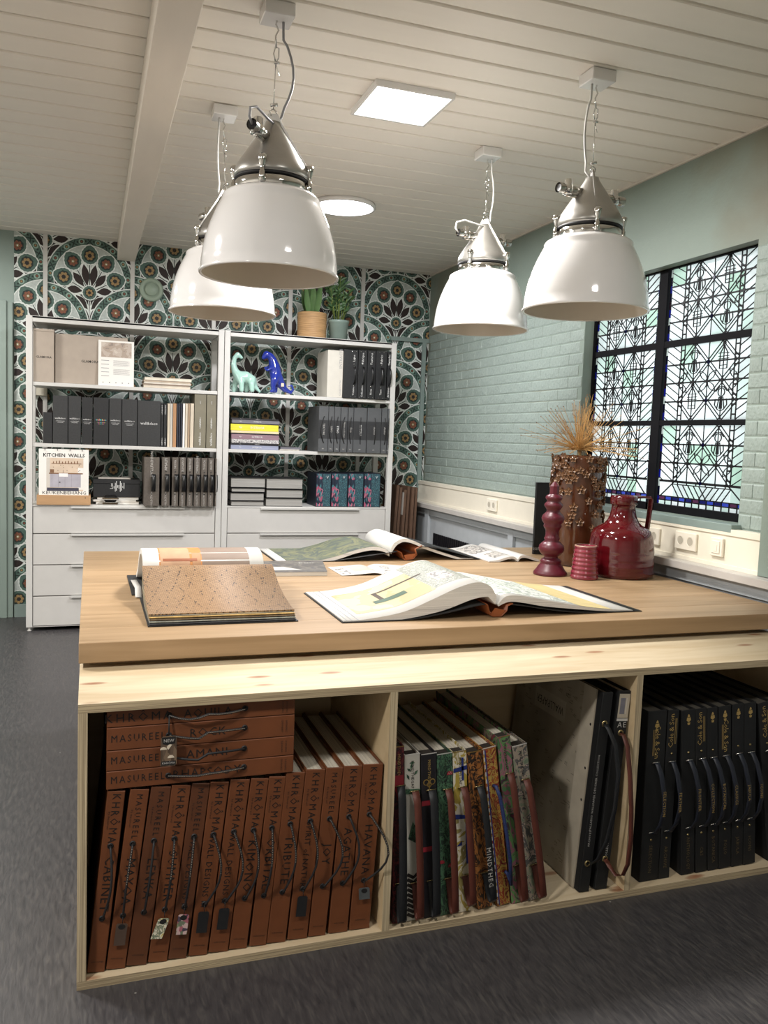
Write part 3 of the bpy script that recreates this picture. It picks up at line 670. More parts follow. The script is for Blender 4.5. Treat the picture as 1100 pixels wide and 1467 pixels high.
# ------------------------------------------------------------------ white shelf units
SF, SD = 6.576, .42; SBK = SF+SD
SH_Z = (1.822, 1.382); DZ = [.936, .722, .491, .259, .035]
def shelf_unit(x0, x1, lab):
    t = thing('shelf_unit', lab, 'shelf unit', ((x0+x1)/2, SF+.2, 0)); P = .043; top = 2.288
    for x in (x0, x1-P):
        for y in (SF, SBK-P): B().box(x, x+P, y, y+P, .03, top).build('post', 'white_metal', t, bevel=.003)
        b = B(); xi = x+P-.0095 if x == x0 else x
        b.box(xi, xi+.0095, SF+P, SBK-P, .03, DZ[0]); b.build('side_panel', 'drawer_white', t)
        B().box(x+.005, x+P-.005, SF+P, SBK-P, top-.045, top).build('top_rail', 'white_metal', t)
        b = B(); b.lathe([(.014, 0), (.017, .004), (.008, .012), (.008, .0305)], (x+P/2, SF+P/2, 0), 12, capa=True); b.build('foot', 'white_metal', t)
        b = B()                        # punched holes on the inner faces of the front posts
        z = 1.0
        while z < 2.2:
            xx = x+P+.0003 if x == x0 else x-.0003
            b.lathe([(.004, 0), (0, 0)], (xx, SF+.02, z), 6, axis='x'); z += .16
        b.build('peg_holes', 'dark_gap', t)
    B().box(x0+P, x1-P, SF, SBK, top-.042, top-.014).build('top_frame', 'white_metal', t, bevel=.002)
    b = B(); b.box(x0+P, x1-P, SF, SF+.012, top-.014, top); b.box(x0+P, x1-P, SBK-.012, SBK, top-.014, top); b.build('top_rail', 'white_metal', t)
    B().box(x0+P+.0005, x1-P-.0005, SF+.0, SBK, top-.0138, top-.003).build('top_panel', 'white_metal', t)
    for z in SH_Z: B().box(x0+P+.0005, x1-P-.0005, SF+.008, SBK-.003, z-.026, z).build('shelf', 'white_metal', t, bevel=.0025)
    B().box(x0+P+.0005, x1-P-.0005, SF+.006, SBK-.003, DZ[0]-.012, DZ[0]).build('drawer_cabinet_top', 'white_metal', t)
    B().box(x0+P, x1-P, SF+.03, SBK-.004, DZ[4], DZ[0]-.0125).build('drawer_cabinet', 'drawer_white', t)
    for k in range(4):
        zt, zb = DZ[k]-(.014 if k == 0 else .004), DZ[k+1]+.004
        d = B().cbox(x0+P+.004, x1-P-.004, SF+.008, SF+.029, zb, zt, .0015).build('drawer', 'drawer_white', t)
        xa = x0+P+(x1-x0-2*P)*(.20); xb = x0+P+(x1-x0-2*P)*(.82)
        h = B(); h.box(xa, xb, SF-.012, SF+.012, zt+.0002, zt+.0032); h.box(xa, xb, SF-.012, SF-.0095, zt-.010, zt+.0002); h.build('handle', 'white_metal', d)
    B().box(x0+P, x1-P, SF+.01, SF+.03, .03, DZ[4]-.001).build('plinth', 'drawer_white', t)
    return t
shelf_unit(-.440, .962, 'left white metal shelf unit with black binders, taupe binders and four drawers')
shelf_unit(.966, 2.366, 'right white metal shelf unit with dinosaur figures, grey binders and plants on top')

# ------------------------------------------------------------------ generic boxes and books on the shelves
def sp(u, v, y=SF+.02): p = ony(u, v, y); return p.x, p.z
def upright(name, lab, cat, x0, x1, z0, h, d, m, yf, group=None, txt=None, inner=None, parts=None, mpage='page_edges_x'):
    """a bound book or binder standing up, spine towards the room"""
    t = thing(name, lab, cat, ((x0+x1)/2, yf+d/2, z0), group)
    w = x1-x0; bt = min(.0035, w*.15)
    b = B(); b.cbox(x0, x1, yf, yf+bt*1.2, z0, z0+h, min(.0012, w*.08)); b.box(x0, x0+bt, yf+bt*1.2, yf+d, z0, z0+h); b.box(x1-bt, x1, yf+bt*1.2, yf+d, z0, z0+h)
    b.build('cover', m, t)
    b = B(); b.box(x0+bt, x1-bt, yf+bt*1.2, yf+d-.006, z0+.002, z0+h-.006); b.build('pages', mpage, t)
    if txt:
        for (s, z, size, mode) in txt:
            c = (x0+x1)/2; q = B()
            if mode == 'h': q.text(s, (c, yf-.0004, z0+z), (1, 0, 0), (0, 0, 1), size)
            elif mode == 'd': q.text(s, (c, yf-.0004, z0+z), (0, 0, -1), (1, 0, 0), size)
            else: q.text(s, (c, yf-.0004, z0+z), (0, 0, 1), (-1, 0, 0), size)
            q.build('lettering', inner or 'ink_white', t)
    return t
mat('ink_white', 'd8d8d6', .5); mat('ink_black', '17120f', .6); mat('ink_gold', 'b79a5c', .4, .4)
m = mat('ink_rainbow', 'ffffff', .3); nt, n, l, p = nodes(m); mp = mapping(n, l, (9, 1, 1)); wv = n.new('ShaderNodeTexWave'); wv.inputs['Scale'].default_value = 1; l.new(mp.outputs[0], wv.inputs['Vector']); r = ramp(n, [(0, (.1, .5, .9)), (.3, (.1, .8, .4)), (.55, (.95, .8, .1)), (.8, (.9, .3, .1)), (1, (.8, .2, .6))]); l.new(wv.outputs['Fac'], r.inputs[0]); l.new(r.outputs[0], p.inputs['Base Color'])
mat('binder_black', '1b1c1e', .5, var=.25, scale=(90, 90, 90)); mat('binder_charcoal', '2b2c2d', .5, var=.2, scale=(90, 90, 90)); mat('binder_taupe', '575049', .5, var=.15, scale=(60, 60, 60)); mat('box_taupe', '75705f', .55, var=.08); mat('box_beige', 'a3978a', .6, var=.05)
mat('binder_grey', '4f5153', .55, var=.08); mat('binder_band', '2a2b2d', .6); mat('black_plastic', '0f0f11', .3, var=.2)
Z2, Z1, Z0 = SH_Z[0]+.0008, SH_Z[1]+.0008, DZ[0]+.0008
YS = SF+.015
def xz(u, v, y=YS): return ony(u, v, y).x
# --- left unit, top shelf
x0, x1 = xz(47.5, 510), xz(77.5, 510)
t = thing('sample_box', 'narrow beige box with a small brand word at the left end of the top shelf', 'box', (x0+.08, YS+.15, Z2))
h = sp(60, 471)[1]-Z2; B().cbox(x0, x1, YS, YS+.34, Z2, Z2+h-.018, .002).build('box_body', 'box_beige', t); B().cbox(x0-.001, x1+.001, YS-.001, YS+.341, Z2+h-.0178, Z2+h, .002).build('lid', 'box_beige', t)
B().text('GLAMORA', ((x0+x1)/2, YS-.0006, Z2+h*.47), (1, 0, 0), (0, 0, 1), .022, bold=.01).build('lettering', 'ink_black', t)
x2, x3 = x1+.004, xz(183, 510, YS+.03); h = sp(100, 479, YS+.03)[1]-Z2
t = thing('sample_box', 'wide beige sample box behind the white leaflet on the top shelf', 'box', ((x2+x3)/2, YS+.2, Z2))
B().cbox(x2, x3, YS+.03, YS+.36, Z2, Z2+h, .003).build('box_body', 'box_beige', t); b = B(); b.text('GLAMORA', (xz(129, 516, YS+.03), YS+.0296, Z2+h*.47), (1, 0, 0), (0, 0, 1), .026, bold=.012); b.build('lettering', 'ink_black', t)
xa, xb = xz(140.8, 515), xz(192, 515); h = sp(165, 488)[1]-Z2
t = thing('leaflet', 'white printed leaflet with a beige picture standing on the top shelf', 'leaflet', ((xa+xb)/2, YS+.012, Z2))
def P2(a, c, y=0): return (xa+(xb-xa)*a, YS+.020-.012*(1-c)+y, Z2+h*c)
b = B(); b.prism([P2(0, 0), P2(1, 0), P2(1, 1), P2(0, 1)], (0, .002, 0)); b.build('sheet', 'paper_white', t)
patch('beige_sky', ['8f8278', 'a59688', 'b5a89c', 'c2b8ac'], (14, 14, 14), kind='noise'); B().poly([P2(.08, .63, -.0006), P2(.93, .63, -.0006), P2(.93, .96, -.0006), P2(.08, .96, -.0006)]).build('picture', 'beige_sky', t)
b = B()
for k in range(5): b.poly([P2(.08, .56-k*.085, -.0006), P2(.3, .56-k*.085, -.0006), P2(.3, .548-k*.085, -.0006), P2(.08, .548-k*.085, -.0006)])
for k in range(12):
    z = .56-k*.022-(.06 if k > 5 else 0); b.poly([P2(.42, z, -.0006), P2(.42+.45*random.uniform(.75, 1), z, -.0006), P2(.9, z-.006, -.0006), P2(.42, z-.006, -.0006)])
for k in range(5): b.poly([P2(.12+.18*k, .08, -.0006), P2(.15+.18*k, .08, -.0006), P2(.15+.18*k, .055, -.0006), P2(.12+.18*k, .055, -.0006)])
o = b.build('print', mat('ink_grey', '8d8d90', .6), t); o['kind'] = 'stuff'
xa, xb = xz(206, 540), xz(273, 540)
zz = Z2
for k, (th, dx, c) in enumerate(((.020, 0, 'cfc4b4'), (.011, -.006, '8f7f70'), (.014, .004, 'd8d0c4'), (.012, .0, 'b9a894'), (.022, .008, 'd9d2c2'))):
    t = thing('swatch_pad', ['lowest cream swatch pad in the flat pile on the top shelf', 'thin brown swatch pad, second from the bottom of the flat pile', 'pale swatch pad in the middle of the flat pile on the top shelf', 'tan swatch pad, second from the top of the flat pile', 'topmost cream swatch pad of the flat pile on the top shelf'][k], 'swatch pad', ((xa+xb)/2, YS+.15, zz), 'flat pile of swatch pads')
    B().cbox(xa+dx, xb+dx, YS+.005, YS+.28, zz+.0003, zz+th-.003, .001).build('pages', mat('pad%d' % k, c, .7), t); B().box(xa+dx, xb+dx, YS+.003, YS+.28, zz+th-.0028, zz+th-.0003).build('cover', mat('pad_cover%d' % (k % 2), ['d9d0c0', '9c8e7d'][k % 2], .6), t)
    zz += th
# --- left unit, second shelf: black binders
def c6(u, v): return 50+u/4.074, 550+v/4.074
edges = [(47, 102, 165), (104, 192, 68), (194, 269, 70), (273, 337, 78), (341, 431, 80), (433, 506, 84), (508, 597, 90), (599, 734, 98)]
labs = ['short thin black book at the left end of the binder row', 'wide black binder, first of the tall ones, with small white print', 'black binder with white print, second of the tall ones', 'narrow black binder with faint print, third of the tall ones', 'black binder with rainbow foil print', 'black binder just right of the rainbow foil one', 'black binder just left of the widest black binder', 'widest black binder in the row with one line of white print']
for k, (a, c, tp) in enumerate(edges):
    u0, v0 = c6(a, 200); u1, _ = c6(c, 200); x0, x1 = xz(u0, v0), xz(u1, v0); h = sp(*c6((a+c)/2, tp), YS)[1]-Z1
    hh = h*.53
    txt = [] if k == 0 else ([('wall&deco', hh-.01, .030, 'h')] if k == 7 else [('wall&deco', hh, min(.018, (x1-x0)*.19), 'h'), ('CONTEMPORARY', hh-.020, .0075, 'h'), ('WALLPAPER', hh-.030, .0075, 'h')])
    upright('binder', labs[k], 'binder', x0+.001, x1-.001, Z1, h, .31, 'binder_black' if k in (0, 3, 4) else 'binder_charcoal', YS+.0, 'black binders on the left unit', txt, inner='ink_rainbow' if k == 4 else 'ink_white')
k = 0
thin = [(736, 750, 'black_card', 'thin black catalogue right after the widest binder'), (753, 770, 'black_card', 'thin black catalogue, second after the widest binder'), (774, 788, 'k_cream', 'cream paperbound catalogue beside the two thin black ones'), (789, 804, 'k_grey', 'light grey catalogue next to the wood coloured one'), (806, 826, 'k_wood', 'wood coloured catalogue spine'), (829, 838, 'k_navy', 'first narrow navy catalogue right of the wood coloured one'), (840, 849, 'k_navy', 'middle narrow navy catalogue of three'), (852, 861, 'k_navy', 'third narrow navy catalogue, beside the bright white one'), (864, 876, 'k_white', 'bright white catalogue in the middle of the thin ones'), (878, 892, 'k_cream', 'cream catalogue right of the bright white one'), (893, 905, 'k_tan', 'tan catalogue between two cream ones'), (907, 928, 'k_cream', 'cream catalogue touching the taupe boxes')]
for nme, c in (('k_cream', 'c9bda9'), ('k_grey', 'b8b3aa'), ('k_wood', 'a97f5a'), ('k_navy', '262a35'), ('k_white', 'e6e4df'), ('k_tan', 'a08a72')): mat(nme, c, .6, var=.1, scale=(40, 5, 5))
for a, c, mm, lab in thin:
    u0, v0 = c6(a, 200); u1, _ = c6(c, 200); x0, x1 = xz(u0, v0), xz(u1, v0); h = sp(*c6((a+c)/2, 114), YS)[1]-Z1
    tx = [('wall&deco', h*.12, .014, 'u'), ('CATALOGUE', h*.85, .012, 'u')] if mm in ('black_card',) else None
    upright('catalogue', lab, 'book', x0+.0005, x1-.0005, Z1, h, .24, mm, YS+.006, 'thin catalogues on the left unit', tx)
for q, (a, c) in enumerate(((931, 999), (1002, 1062))):
    u0, v0 = c6(a, 200); u1, _ = c6(c, 200); x0, x1 = xz(u0, v0), xz(u1, v0); h = sp(*c6((a+c)/2, 50), YS)[1]-Z1
    x1 = min(x1, .914); h = min(h, .409)
    upright('archive_box', ['taupe linen box, the left one of two by the shelf post', 'taupe linen box, the right one of two by the shelf post'][q], 'box', x0, x1-.001, Z1, h, .33, 'box_taupe', YS, None, [('wall&deco', h*.17, .024, 'u'), ('ESSENTIAL', h*.47, .014, 'u'), ('COLLECTION', h*.47, .014, 'd'), ('2022', h*.85, .012, 'u')])
# --- left unit, lowest shelf
u0, u1 = 50+10/4.074, 50+325/4.074; x0, x1 = xz(u0, 715, SF-.01), xz(u1, 715, SF-.01); zt = sp(90, 709.5, SF-.01)[1]
tr = thing('wooden_tray', 'low pale wooden box under the kitchen wallpaper book', 'box', ((x0+x1)/2, SF+.12, Z0)); zt = max(zt, Z0+.05)
b = B(); b.box(x0, x1, SF-.01, SF+.002, Z0+.0005, zt); b.box(x0, x0+.012, SF+.0025, SF+.25, Z0+.0005, zt); b.box(x1-.012, x1, SF+.0025, SF+.25, Z0+.0005, zt); b.box(x0+.0125, x1-.0125, SF+.0025, SF+.25, Z0+.0005, Z0+.01); b.box(x0+.0125, x1-.0125, SF+.24, SF+.25, Z0+.011, zt)
b.build('box_body', mat('pale_wood', 'b28d66', .55, var=.1, scale=(3, 20, 20)), tr); B().lathe([(.004, -.0003), (0, -.0003)], (x0+(x1-x0)*.9, SF-.01, zt-.018), 10, axis='y').build('finger_hole', 'dark_gap', tr)
KX0, KX1 = xz(55.5, 680, SF-.005), xz(127, 680, SF-.005); kz0 = zt+.0005; kz1 = sp(90, 640, SF)[1]-.018; kh = kz1-kz0
t = thing('wallpaper_book', 'white wire-bound kitchen wallpaper book with a kitchen photo on its cover', 'book', ((KX0+KX1)/2, SF+.01, kz0))
B().box(KX0, KX1, SF+.004, SF+.02, kz0, kz1).build('pages', 'page_edges_x', t)
B().box(KX0, KX1, SF+.002, SF+.0035, kz0, kz1).build('cover', 'paper_white', t)
def K(a, c, j=0): return (KX0+(KX1-KX0)*a, SF+.0016-.0003*j, kz0+kh*c)
def rect(b, a0, c0, a1, c1, j=0, m=0, f=None): f = f or K; b.poly([f(a0, c0, j), f(a1, c0, j), f(a1, c1, j), f(a0, c1, j)], m)
mats_ = ['wallt', 'lilac', 'brownsh', 'white_paint', 'dark_rug', 'paper_white', 'sinkw', 'ink_black']; mat('wallt', 'cdb9a4', .6); mat('lilac', 'a9a5ae', .6); mat('brownsh', '7c5a41', .6); mat('dark_rug', '3d3c4c', .6); mat('sinkw', 'e5e3e2', .5)
b = B(); rect(b, .15, .09, .89, .81, 0, 0); rect(b, .15, .09, .22, .81, 1, 3); rect(b, .78, .12, .89, .60, 1, 5); rect(b, .22, .17, .78, .47, 1, 1); rect(b, .78, .17, .84, .46, 2, 1); rect(b, .20, .46, .88, .485, 3, 2); rect(b, .16, .09, .80, .16, 2, 4); rect(b, .40, .40, .58, .475, 4, 6); rect(b, .25, .68, .85, .695, 2, 2)
for k in range(9): rect(b, .28+k*.06, .695, .30+k*.06, .73+(k % 3)*.01, 3, 2)
for k in range(14): a, c = random.uniform(.25, .85), random.uniform(.5, .66); rect(b, a, c, a+.014, c+.012, 3, 2 if k % 2 else 7)
for k in range(4): rect(b, .26+k*.13, .17, .262+k*.13, .46, 2, 7)
rect(b, .40, .27, .43, .29, 3, 7); rect(b, .22, .49, .30, .56, 4, 2); rect(b, .48, .475, .485, .55, 4, 7); b.build('picture', mats_, t)
b = B(); b.text('KITCHEN  WALLS', K(.50, .865, 1), (1, 0, 0), (0, 0, 1), .036, bold=.02); b.build('lettering', 'ink_black', t); b = B(); b.text('KEUKENBEHANG', K(.51, .045, 1), (1, 0, 0), (0, 0, 1), .034, sx=1.15); b.build('lettering', 'ink_black', t)
b = B(); 
for k in range(4):
    xx = KX0+(KX1-KX0)*(.12+.25*k); b.tube([(xx, SF-.002, kz1-.012), (xx, SF-.004, kz1+.004), (xx, SF+.01, kz1+.008), (xx, SF+.022, kz1+.003)], .0018, 6)
b.box(KX0+.02, KX1-.02, SF+.005, SF+.018, kz1+.0003, kz1+.003); b.build('wire_binding', 'black_metal', t)
# black box on a pile of papers, with clip
x0, x1 = xz(50+340/4.074, 700, YS+.06), xz(50+615/4.074, 700, YS+.06); yb = YS+.06
zz = Z0
for k, (th, a, c, mm, lab) in enumerate(((.018, .02, -.01, 'k_cream', 'bottom cream folder under the low black box'), (.014, .0, -.03, 'k_white', 'white paper pad under the low black box, second from the shelf'), (.018, .03, -.012, 'k_tan', 'tan folder directly under the low black box'))):
    t = thing('paper_pad', lab, 'folder', ((x0+x1)/2, yb+.1, zz)); B().box(x0+a, x1+c, yb+.01, yb+.23, zz+.0004, zz+th-.0003).build('pages', 'page_edges', t); B().box(x0+a-.001, x1+c+.001, yb+.008, yb+.232, zz+th-.0002, zz+th+.0012).build('cover', mm, t); zz += th+.0015
h = sp(150, 550+556/4.074, yb)[1]-zz
t = thing('sample_box', 'low black box with white emblem print, lying on cream folders', 'box', ((x0+x1)/2, yb+.1, zz)); B().cbox(x0, x1, yb, yb+.25, zz+.0004, zz+h*.75, .002).build('box_body', 'binder_black', t); B().cbox(x0-.002, x1+.002, yb-.002, yb+.252, zz+h*.75+.0004, zz+h, .002).build('lid', 'binder_black', t)
b = B(); xm = x0+(x1-x0)*.52
for k in range(9): b.box(xm-.03+k*.009, xm-.026+k*.009, yb-.0026, yb-.0021, zz+h*(.55-.25*math.sin(k*.8+.5)**2), zz+h*(.62+.3*math.sin(k*.9)**2))
b.text('Lux', (xm-.045, yb-.0024, zz+h*.62), (0, 0, 1), (-1, 0, 0), .03); b.build('lettering', 'ink_white', t)
zt2 = zz+h
o = B().cbox(x0+.035, x1-.07, yb+.03, yb+.2, zt2+.0006, zt2+.009, .002).build('booklet', 'k_grey', org=((x0+x1)/2, yb+.1, zt2)); tag(o, 'thin grey booklet lying on top of the low black box', 'book')
xa, xb = xz(50+395/4.074, 715, SF+.01), xz(50+487/4.074, 715, SF+.01)
t = thing('tape_dispenser', 'small black and silver tape dispenser in front of the low black box', 'tape dispenser', ((xa+xb)/2, SF+.05, Z0))
B().cbox(xa, xb, SF+.01, SF+.07, Z0+.0004, Z0+.022, .004).build('base', 'polished_steel', t); B().cbox(xa+.012, xb-.012, SF+.012, SF+.066, Z0+.0225, Z0+.075, .010).build('housing', 'black_plastic', t); B().cbox(xa-.002, xb+.002, SF+.004, SF+.03, Z0+.04, Z0+.055, .004).build('cutter', 'polished_steel', t)
# taupe binders with looped black handles
tb_edges = [(668, 738), (750, 787), (797, 826), (832, 860), (867, 893), (899, 928), (932, 960), (964, 990), (997, 1023)]
names9 = ['widest taupe binder, standing apart at the left of the handled row', 'taupe handled binder, second in the row after the widest one', 'taupe handled binder with greenish strap, third in the row', 'taupe handled binder, fourth in the row', 'taupe handled binder, fifth and middle one of the row', 'taupe handled binder, fourth from the right post', 'taupe handled binder, third from the right post', 'taupe handled binder, next to last before the right post', 'taupe handled binder touching the right post']
titles = ['WALLFASHION', 'AMALFI', 'NOVA', 'ELEGANCE', 'PRESTIGE', 'EXPRESSION', 'TOSCA', 'ALLURE', 'SELECTION']
def loop_handle(t, x, y, z0, z1, out, w, m, bow=.0):
    n = 9; top = []; bot = []
    for k in range(n):
        a = PI*k/(n-1); z = z0+(z1-z0)*(.5-.5*math.cos(a)); yy = y-out*math.sin(a)**.8 if 0 < k < n-1 else y
        top.append((x-w/2+bow*math.sin(a), yy-.0018, z)); bot.append((x-w/2+bow*math.sin(a), yy+.0005 if 0 < k < n-1 else y, z))
    b = B(); b.strip(top, bot, (w, 0, 0)); return b.build('handle', m, t)
yt = SF-.045
for k, (a, c) in enumerate(tb_edges):
    u0, u1 = a/3.235, c/3.235; x0, x1 = xz(u0, 690, yt), xz(u1, 690, yt); h = sp(u0, 600+(177+k*.8)/3.235, yt)[1]-Z0-.001
    x1 = min(x1, .916)
    t = upright('binder', names9[k], 'binder', x0, x1, Z0+.0006, h, .33, 'binder_taupe', yt, 'taupe binders with looped handles', [(titles[k], h*.86, min(.028, (x1-x0)*.5), 'u'), ('COLLECTION', h*.13, min(.020, (x1-x0)*.4), 'u')], inner=mat('ink_silver', 'b5b2ad', .4))
    xc = (x0+x1)/2+(.008 if k else .012); loop_handle(t, xc, yt-.0002, Z0+h*.30, Z0+h*.66, .03, min(.030, (x1-x0)*.62), 'black_plastic')
    b = B()
    for zz_ in (.25, .71): b.lathe([(.005, -.002), (.004, -.003), (0, -.003)], ((x0+x1)/2, yt, Z0+h*zz_), 8, axis='y')
    b.build('rivet', 'black_plastic', t)

# --- right unit
def c7(u, v): return 320+u/4.4, 490+v/4.4
# white book and black handled binders
x0, x1 = xz(*c7(724, 200)), xz(*c7(752, 200)); h = sp(*c7(740, 55), YS)[1]-Z2
t = thing('slipcase', 'white slipcase with faint grey spine lettering beside the black handled binders', 'book', (x0, YS+.15, Z2))
xl = xz(*c7(640, 200), YS+.30)
b = B(); pts = [(x0-.09, YS+.002, Z2+.0004), (x1, YS, Z2+.0004), (x1, YS+.33, Z2+.0004), (x0-.09, YS+.33, Z2+.0004)]
b.prism(pts, (0, 0, h)); b.build('case', mat('off_white_cloth', 'c9c5ba', .6, var=.04), t, bevel=.0015)
b = B(); xm = (x0+x1)/2; b.text('ENTRACTE', (xm, YS-.0006, Z2+h*.83), (0, 0, 1), (-1, 0, 0), .032); b.build('lettering', 'ink_grey', t); b = B(); b.text('COLLECTION', (xm, YS-.0006, Z2+h*.2), (0, 0, 1), (-1, 0, 0), .02); b.build('lettering', 'ink_grey', t)
labs5 = ['black riveted binder directly right of the white slipcase', 'black riveted binder with a shiny bulging handle, second after the white slipcase', 'black riveted binder in the middle of the five', 'black riveted binder with a wide handle, fourth after the white slipcase', 'black riveted binder at the right post of the top shelf']
xs5 = [(757, 846), (849, 904), (907, 958), (961, 1028), (1032, 1080)]
for k, (a, c) in enumerate(xs5):
    y_ = YS-.02-(.012 if k == 3 else 0); x0, x1 = xz(*c7(a, 200), y_), min(xz(*c7(c, 200), y_), 2.318); h = min(sp(*c7((a+c)/2, 48+k*3), y_)[1]-Z2, 2.240-Z2)
    if k == 0: xs = x0+(x1-x0)*.42
    t = upright('binder', labs5[k], 'binder', x0+.001, x1-.001, Z2+.0006, h, .34, 'binder_black', y_, 'black riveted binders on the right unit')
    xm = (x0+x1)/2 if k else x0+(x1-x0)*.72
    b = B(); b.text(['Ligne', 'Fabrique', 'Textures', 'Fabrics', 'Samples'][k], (xm, y_-.0005, Z2+h*.83), (0, 0, 1), (-1, 0, 0), .026); b.build('lettering', 'ink_white', t); b = B(); b.text(['Volume', 'Collection', 'Nova', 'Tissu', 'Archives'][k], (xm, y_-.0005, Z2+h*.15), (0, 0, 1), (-1, 0, 0), .022); b.build('lettering', 'ink_white', t)
    loop_handle(t, xm+.004, y_-.0002, Z2+h*.30, Z2+h*.66, .035, .024 if k == 3 else .014, 'black_plastic')
    b = B(); 
    for zz_ in (.97, .03):
        for xx in (-.018, .018): b.lathe([(.0035, -.0006), (.003, -.002), (0, -.0025)], (xm+xx, y_, Z2+h*zz_), 8, axis='y')
    for zz_ in (.26, .71): b.lathe([(.004, -.0006), (.003, -.002), (0, -.0025)], (xm, y_, Z2+h*zz_), 8, axis='y')
    b.build('rivet', 'polished_steel', t)
# flat magazines
mags = [(665, 640, 'm_lav', 'lavender blue magazine at the bottom of the flat pile'), (640, 628, 'm_black', 'black magazine, second from the bottom of the flat pile'), (628, 606, 'm_marble', 'grey and white mottled magazine in the flat pile'), (606, 577, 'm_mauve', 'mauve magazine in the middle of the flat pile'), (577, 570, 'm_black', 'thin black magazine between the mauve and the cream ones'), (570, 556, 'm_cream', 'cream magazine under the yellow one'), (556, 518, 'm_yellow', 'bright yellow magazine in the flat pile'), (518, 513, 'm_black', 'thin black magazine on the yellow one'), (513, 492, 'm_grey', 'grey magazine, second from the top of the flat pile'), (492, 482, 'm_black', 'black magazine on top of the flat pile')]
for nme, c in (('m_lav', '8f95ab'), ('m_black', '1f1e22'), ('m_mauve', '8a6f79'), ('m_cream', 'd5c6a0'), ('m_yellow', 'd9cf3a'), ('m_grey', '6d6c74')): mat(nme, c, .45, var=.08, scale=(6, 6, 60))
patch('m_marble', ['d8d6d2', '8b898b', 'c5c3c0', '5d5b60'], (60, 60, 90), kind='noise')
zz = Z1; x0, x1 = xz(*c7(42, 600)), xz(*c7(349, 600)); tot = sp(*c7(200, 482), YS)[1]-Z1
for k, (a, c, mm, lab) in enumerate(mags):
    th = (a-c)/(665-482)*tot; dx = random.uniform(-.004, .004)
    t = thing('magazine', lab, 'magazine', ((x0+x1)/2, YS+.14, zz), 'flat pile of magazines on the right unit')
    b = B(); b.cbox(x0+.008+dx, x1+dx, YS+random.uniform(.0, .006), YS+.3, zz+.0003, zz+th-.0002, min(.0015, th*.2)); b.build('cover', mm, t)
    if th > .01:
        q = B(); q.text('INTERIOR', ((x0+x1)/2+.02, YS-.0008, zz+th/2), (1, 0, 0), (0, 0, 1), th*.5); q.build('lettering', 'ink_white', t); q = B(); q.text('Nr', (x0+.08, YS-.0008, zz+th/2), (1, 0, 0), (0, 0, 1), th*.45); q.build('lettering', 'ink_white', t)
    zz += th
xa, xb = xz(*c7(352, 660)), xz(*c7(488, 660)); zz = Z1
for k, (th, c0, c1, mm, lab) in enumerate(((.010, .0, -.01, 'k_grey', 'pale sample card at the bottom beside the magazine pile'), (.016, .006, -.0, 'm_grey', 'grey sample booklet lying beside the magazine pile'), (.008, .0, -.05, 'binder_band', 'small black card on the grey sample booklet'))):
    o = B().cbox(xa+c0+.006, xb+c1, YS+.01, YS+.17, zz+.0004, zz+th, .001).build('sample_card', mm, org=((xa+xb)/2, YS+.1, zz)); tag(o, lab, 'sample card'); zz += th+.0002
# grey corded binders
g_e = [(600, 660), (662, 696), (699, 736), (739, 781), (785, 818), (821, 902), (906, 993), (997, 1031), (1034, 1063)]
g_l = ['grey corded binder at the left end of its row, showing its side', 'narrow grey corded binder, second in its row', 'grey corded binder with a bright word, third in its row', 'grey corded binder with long lettering, fourth in its row', 'grey corded binder just left of the two wide ones', 'wide grey corded binder with bold white word', 'widest grey corded binder', 'narrow grey corded binder after the widest one', 'last grey corded binder at the right post']
g_t = ['TEXTURE', 'LINO', 'ETNO', 'Nature collection', 'Shop', 'MATERIA', 'classics', 'Atelier', 'Sense']
for k, (a, c) in enumerate(g_e):
    y_ = YS-.03; x0, x1 = xz(*c7(a, 550), y_), min(xz(*c7(c, 550), y_), 2.318); h = sp(*c7((a+c)/2, 405+k*2), y_)[1]-Z1
    t = upright('binder', g_l[k], 'binder', x0+.0006, x1-.0006, Z1+.0006, h, .36, 'binder_grey', y_, 'grey corded binders on the right unit')
    B().box(x0+.0008, x1-.0008, y_-.0006, y_-.0001, Z1+h*.29, Z1+h*.70).build('band', 'binder_band', t)
    xm = (x0+x1)/2; b = B(); b.text(g_t[k], (xm+.003, y_-.0012, Z1+h*.5), (0, 0, -1), (1, 0, 0), .022 if k != 3 else .018, bold=.01 if k in (2, 5) else 0); b.build('lettering', 'ink_white' if k in (2, 5) else 'ink_silver', t); b = B(); b.text('BN', (xm, y_-.0012, Z1+h*.07), (1, 0, 0), (0, 0, 1), .012); b.build('lettering', 'ink_white' if k in (2, 5) else 'ink_silver', t)
    z0, z1_ = Z1+h*.20, Z1+h*.78; bow = (-.03, -.022, -.02, -.03, -.02, -.008, .002, .004, -.01)[k]
    pts = [(xm+.004+bow*math.sin(PI*q/8), y_-.002-.016*math.sin(PI*q/8), z0+(z1_-z0)*q/8) for q in range(9)]
    B().tube([(xm+.004, y_-.0005, z0)]+pts+[(xm+.004, y_-.0005, z1_)], .0032, 6).build('cord', 'gasket', t)
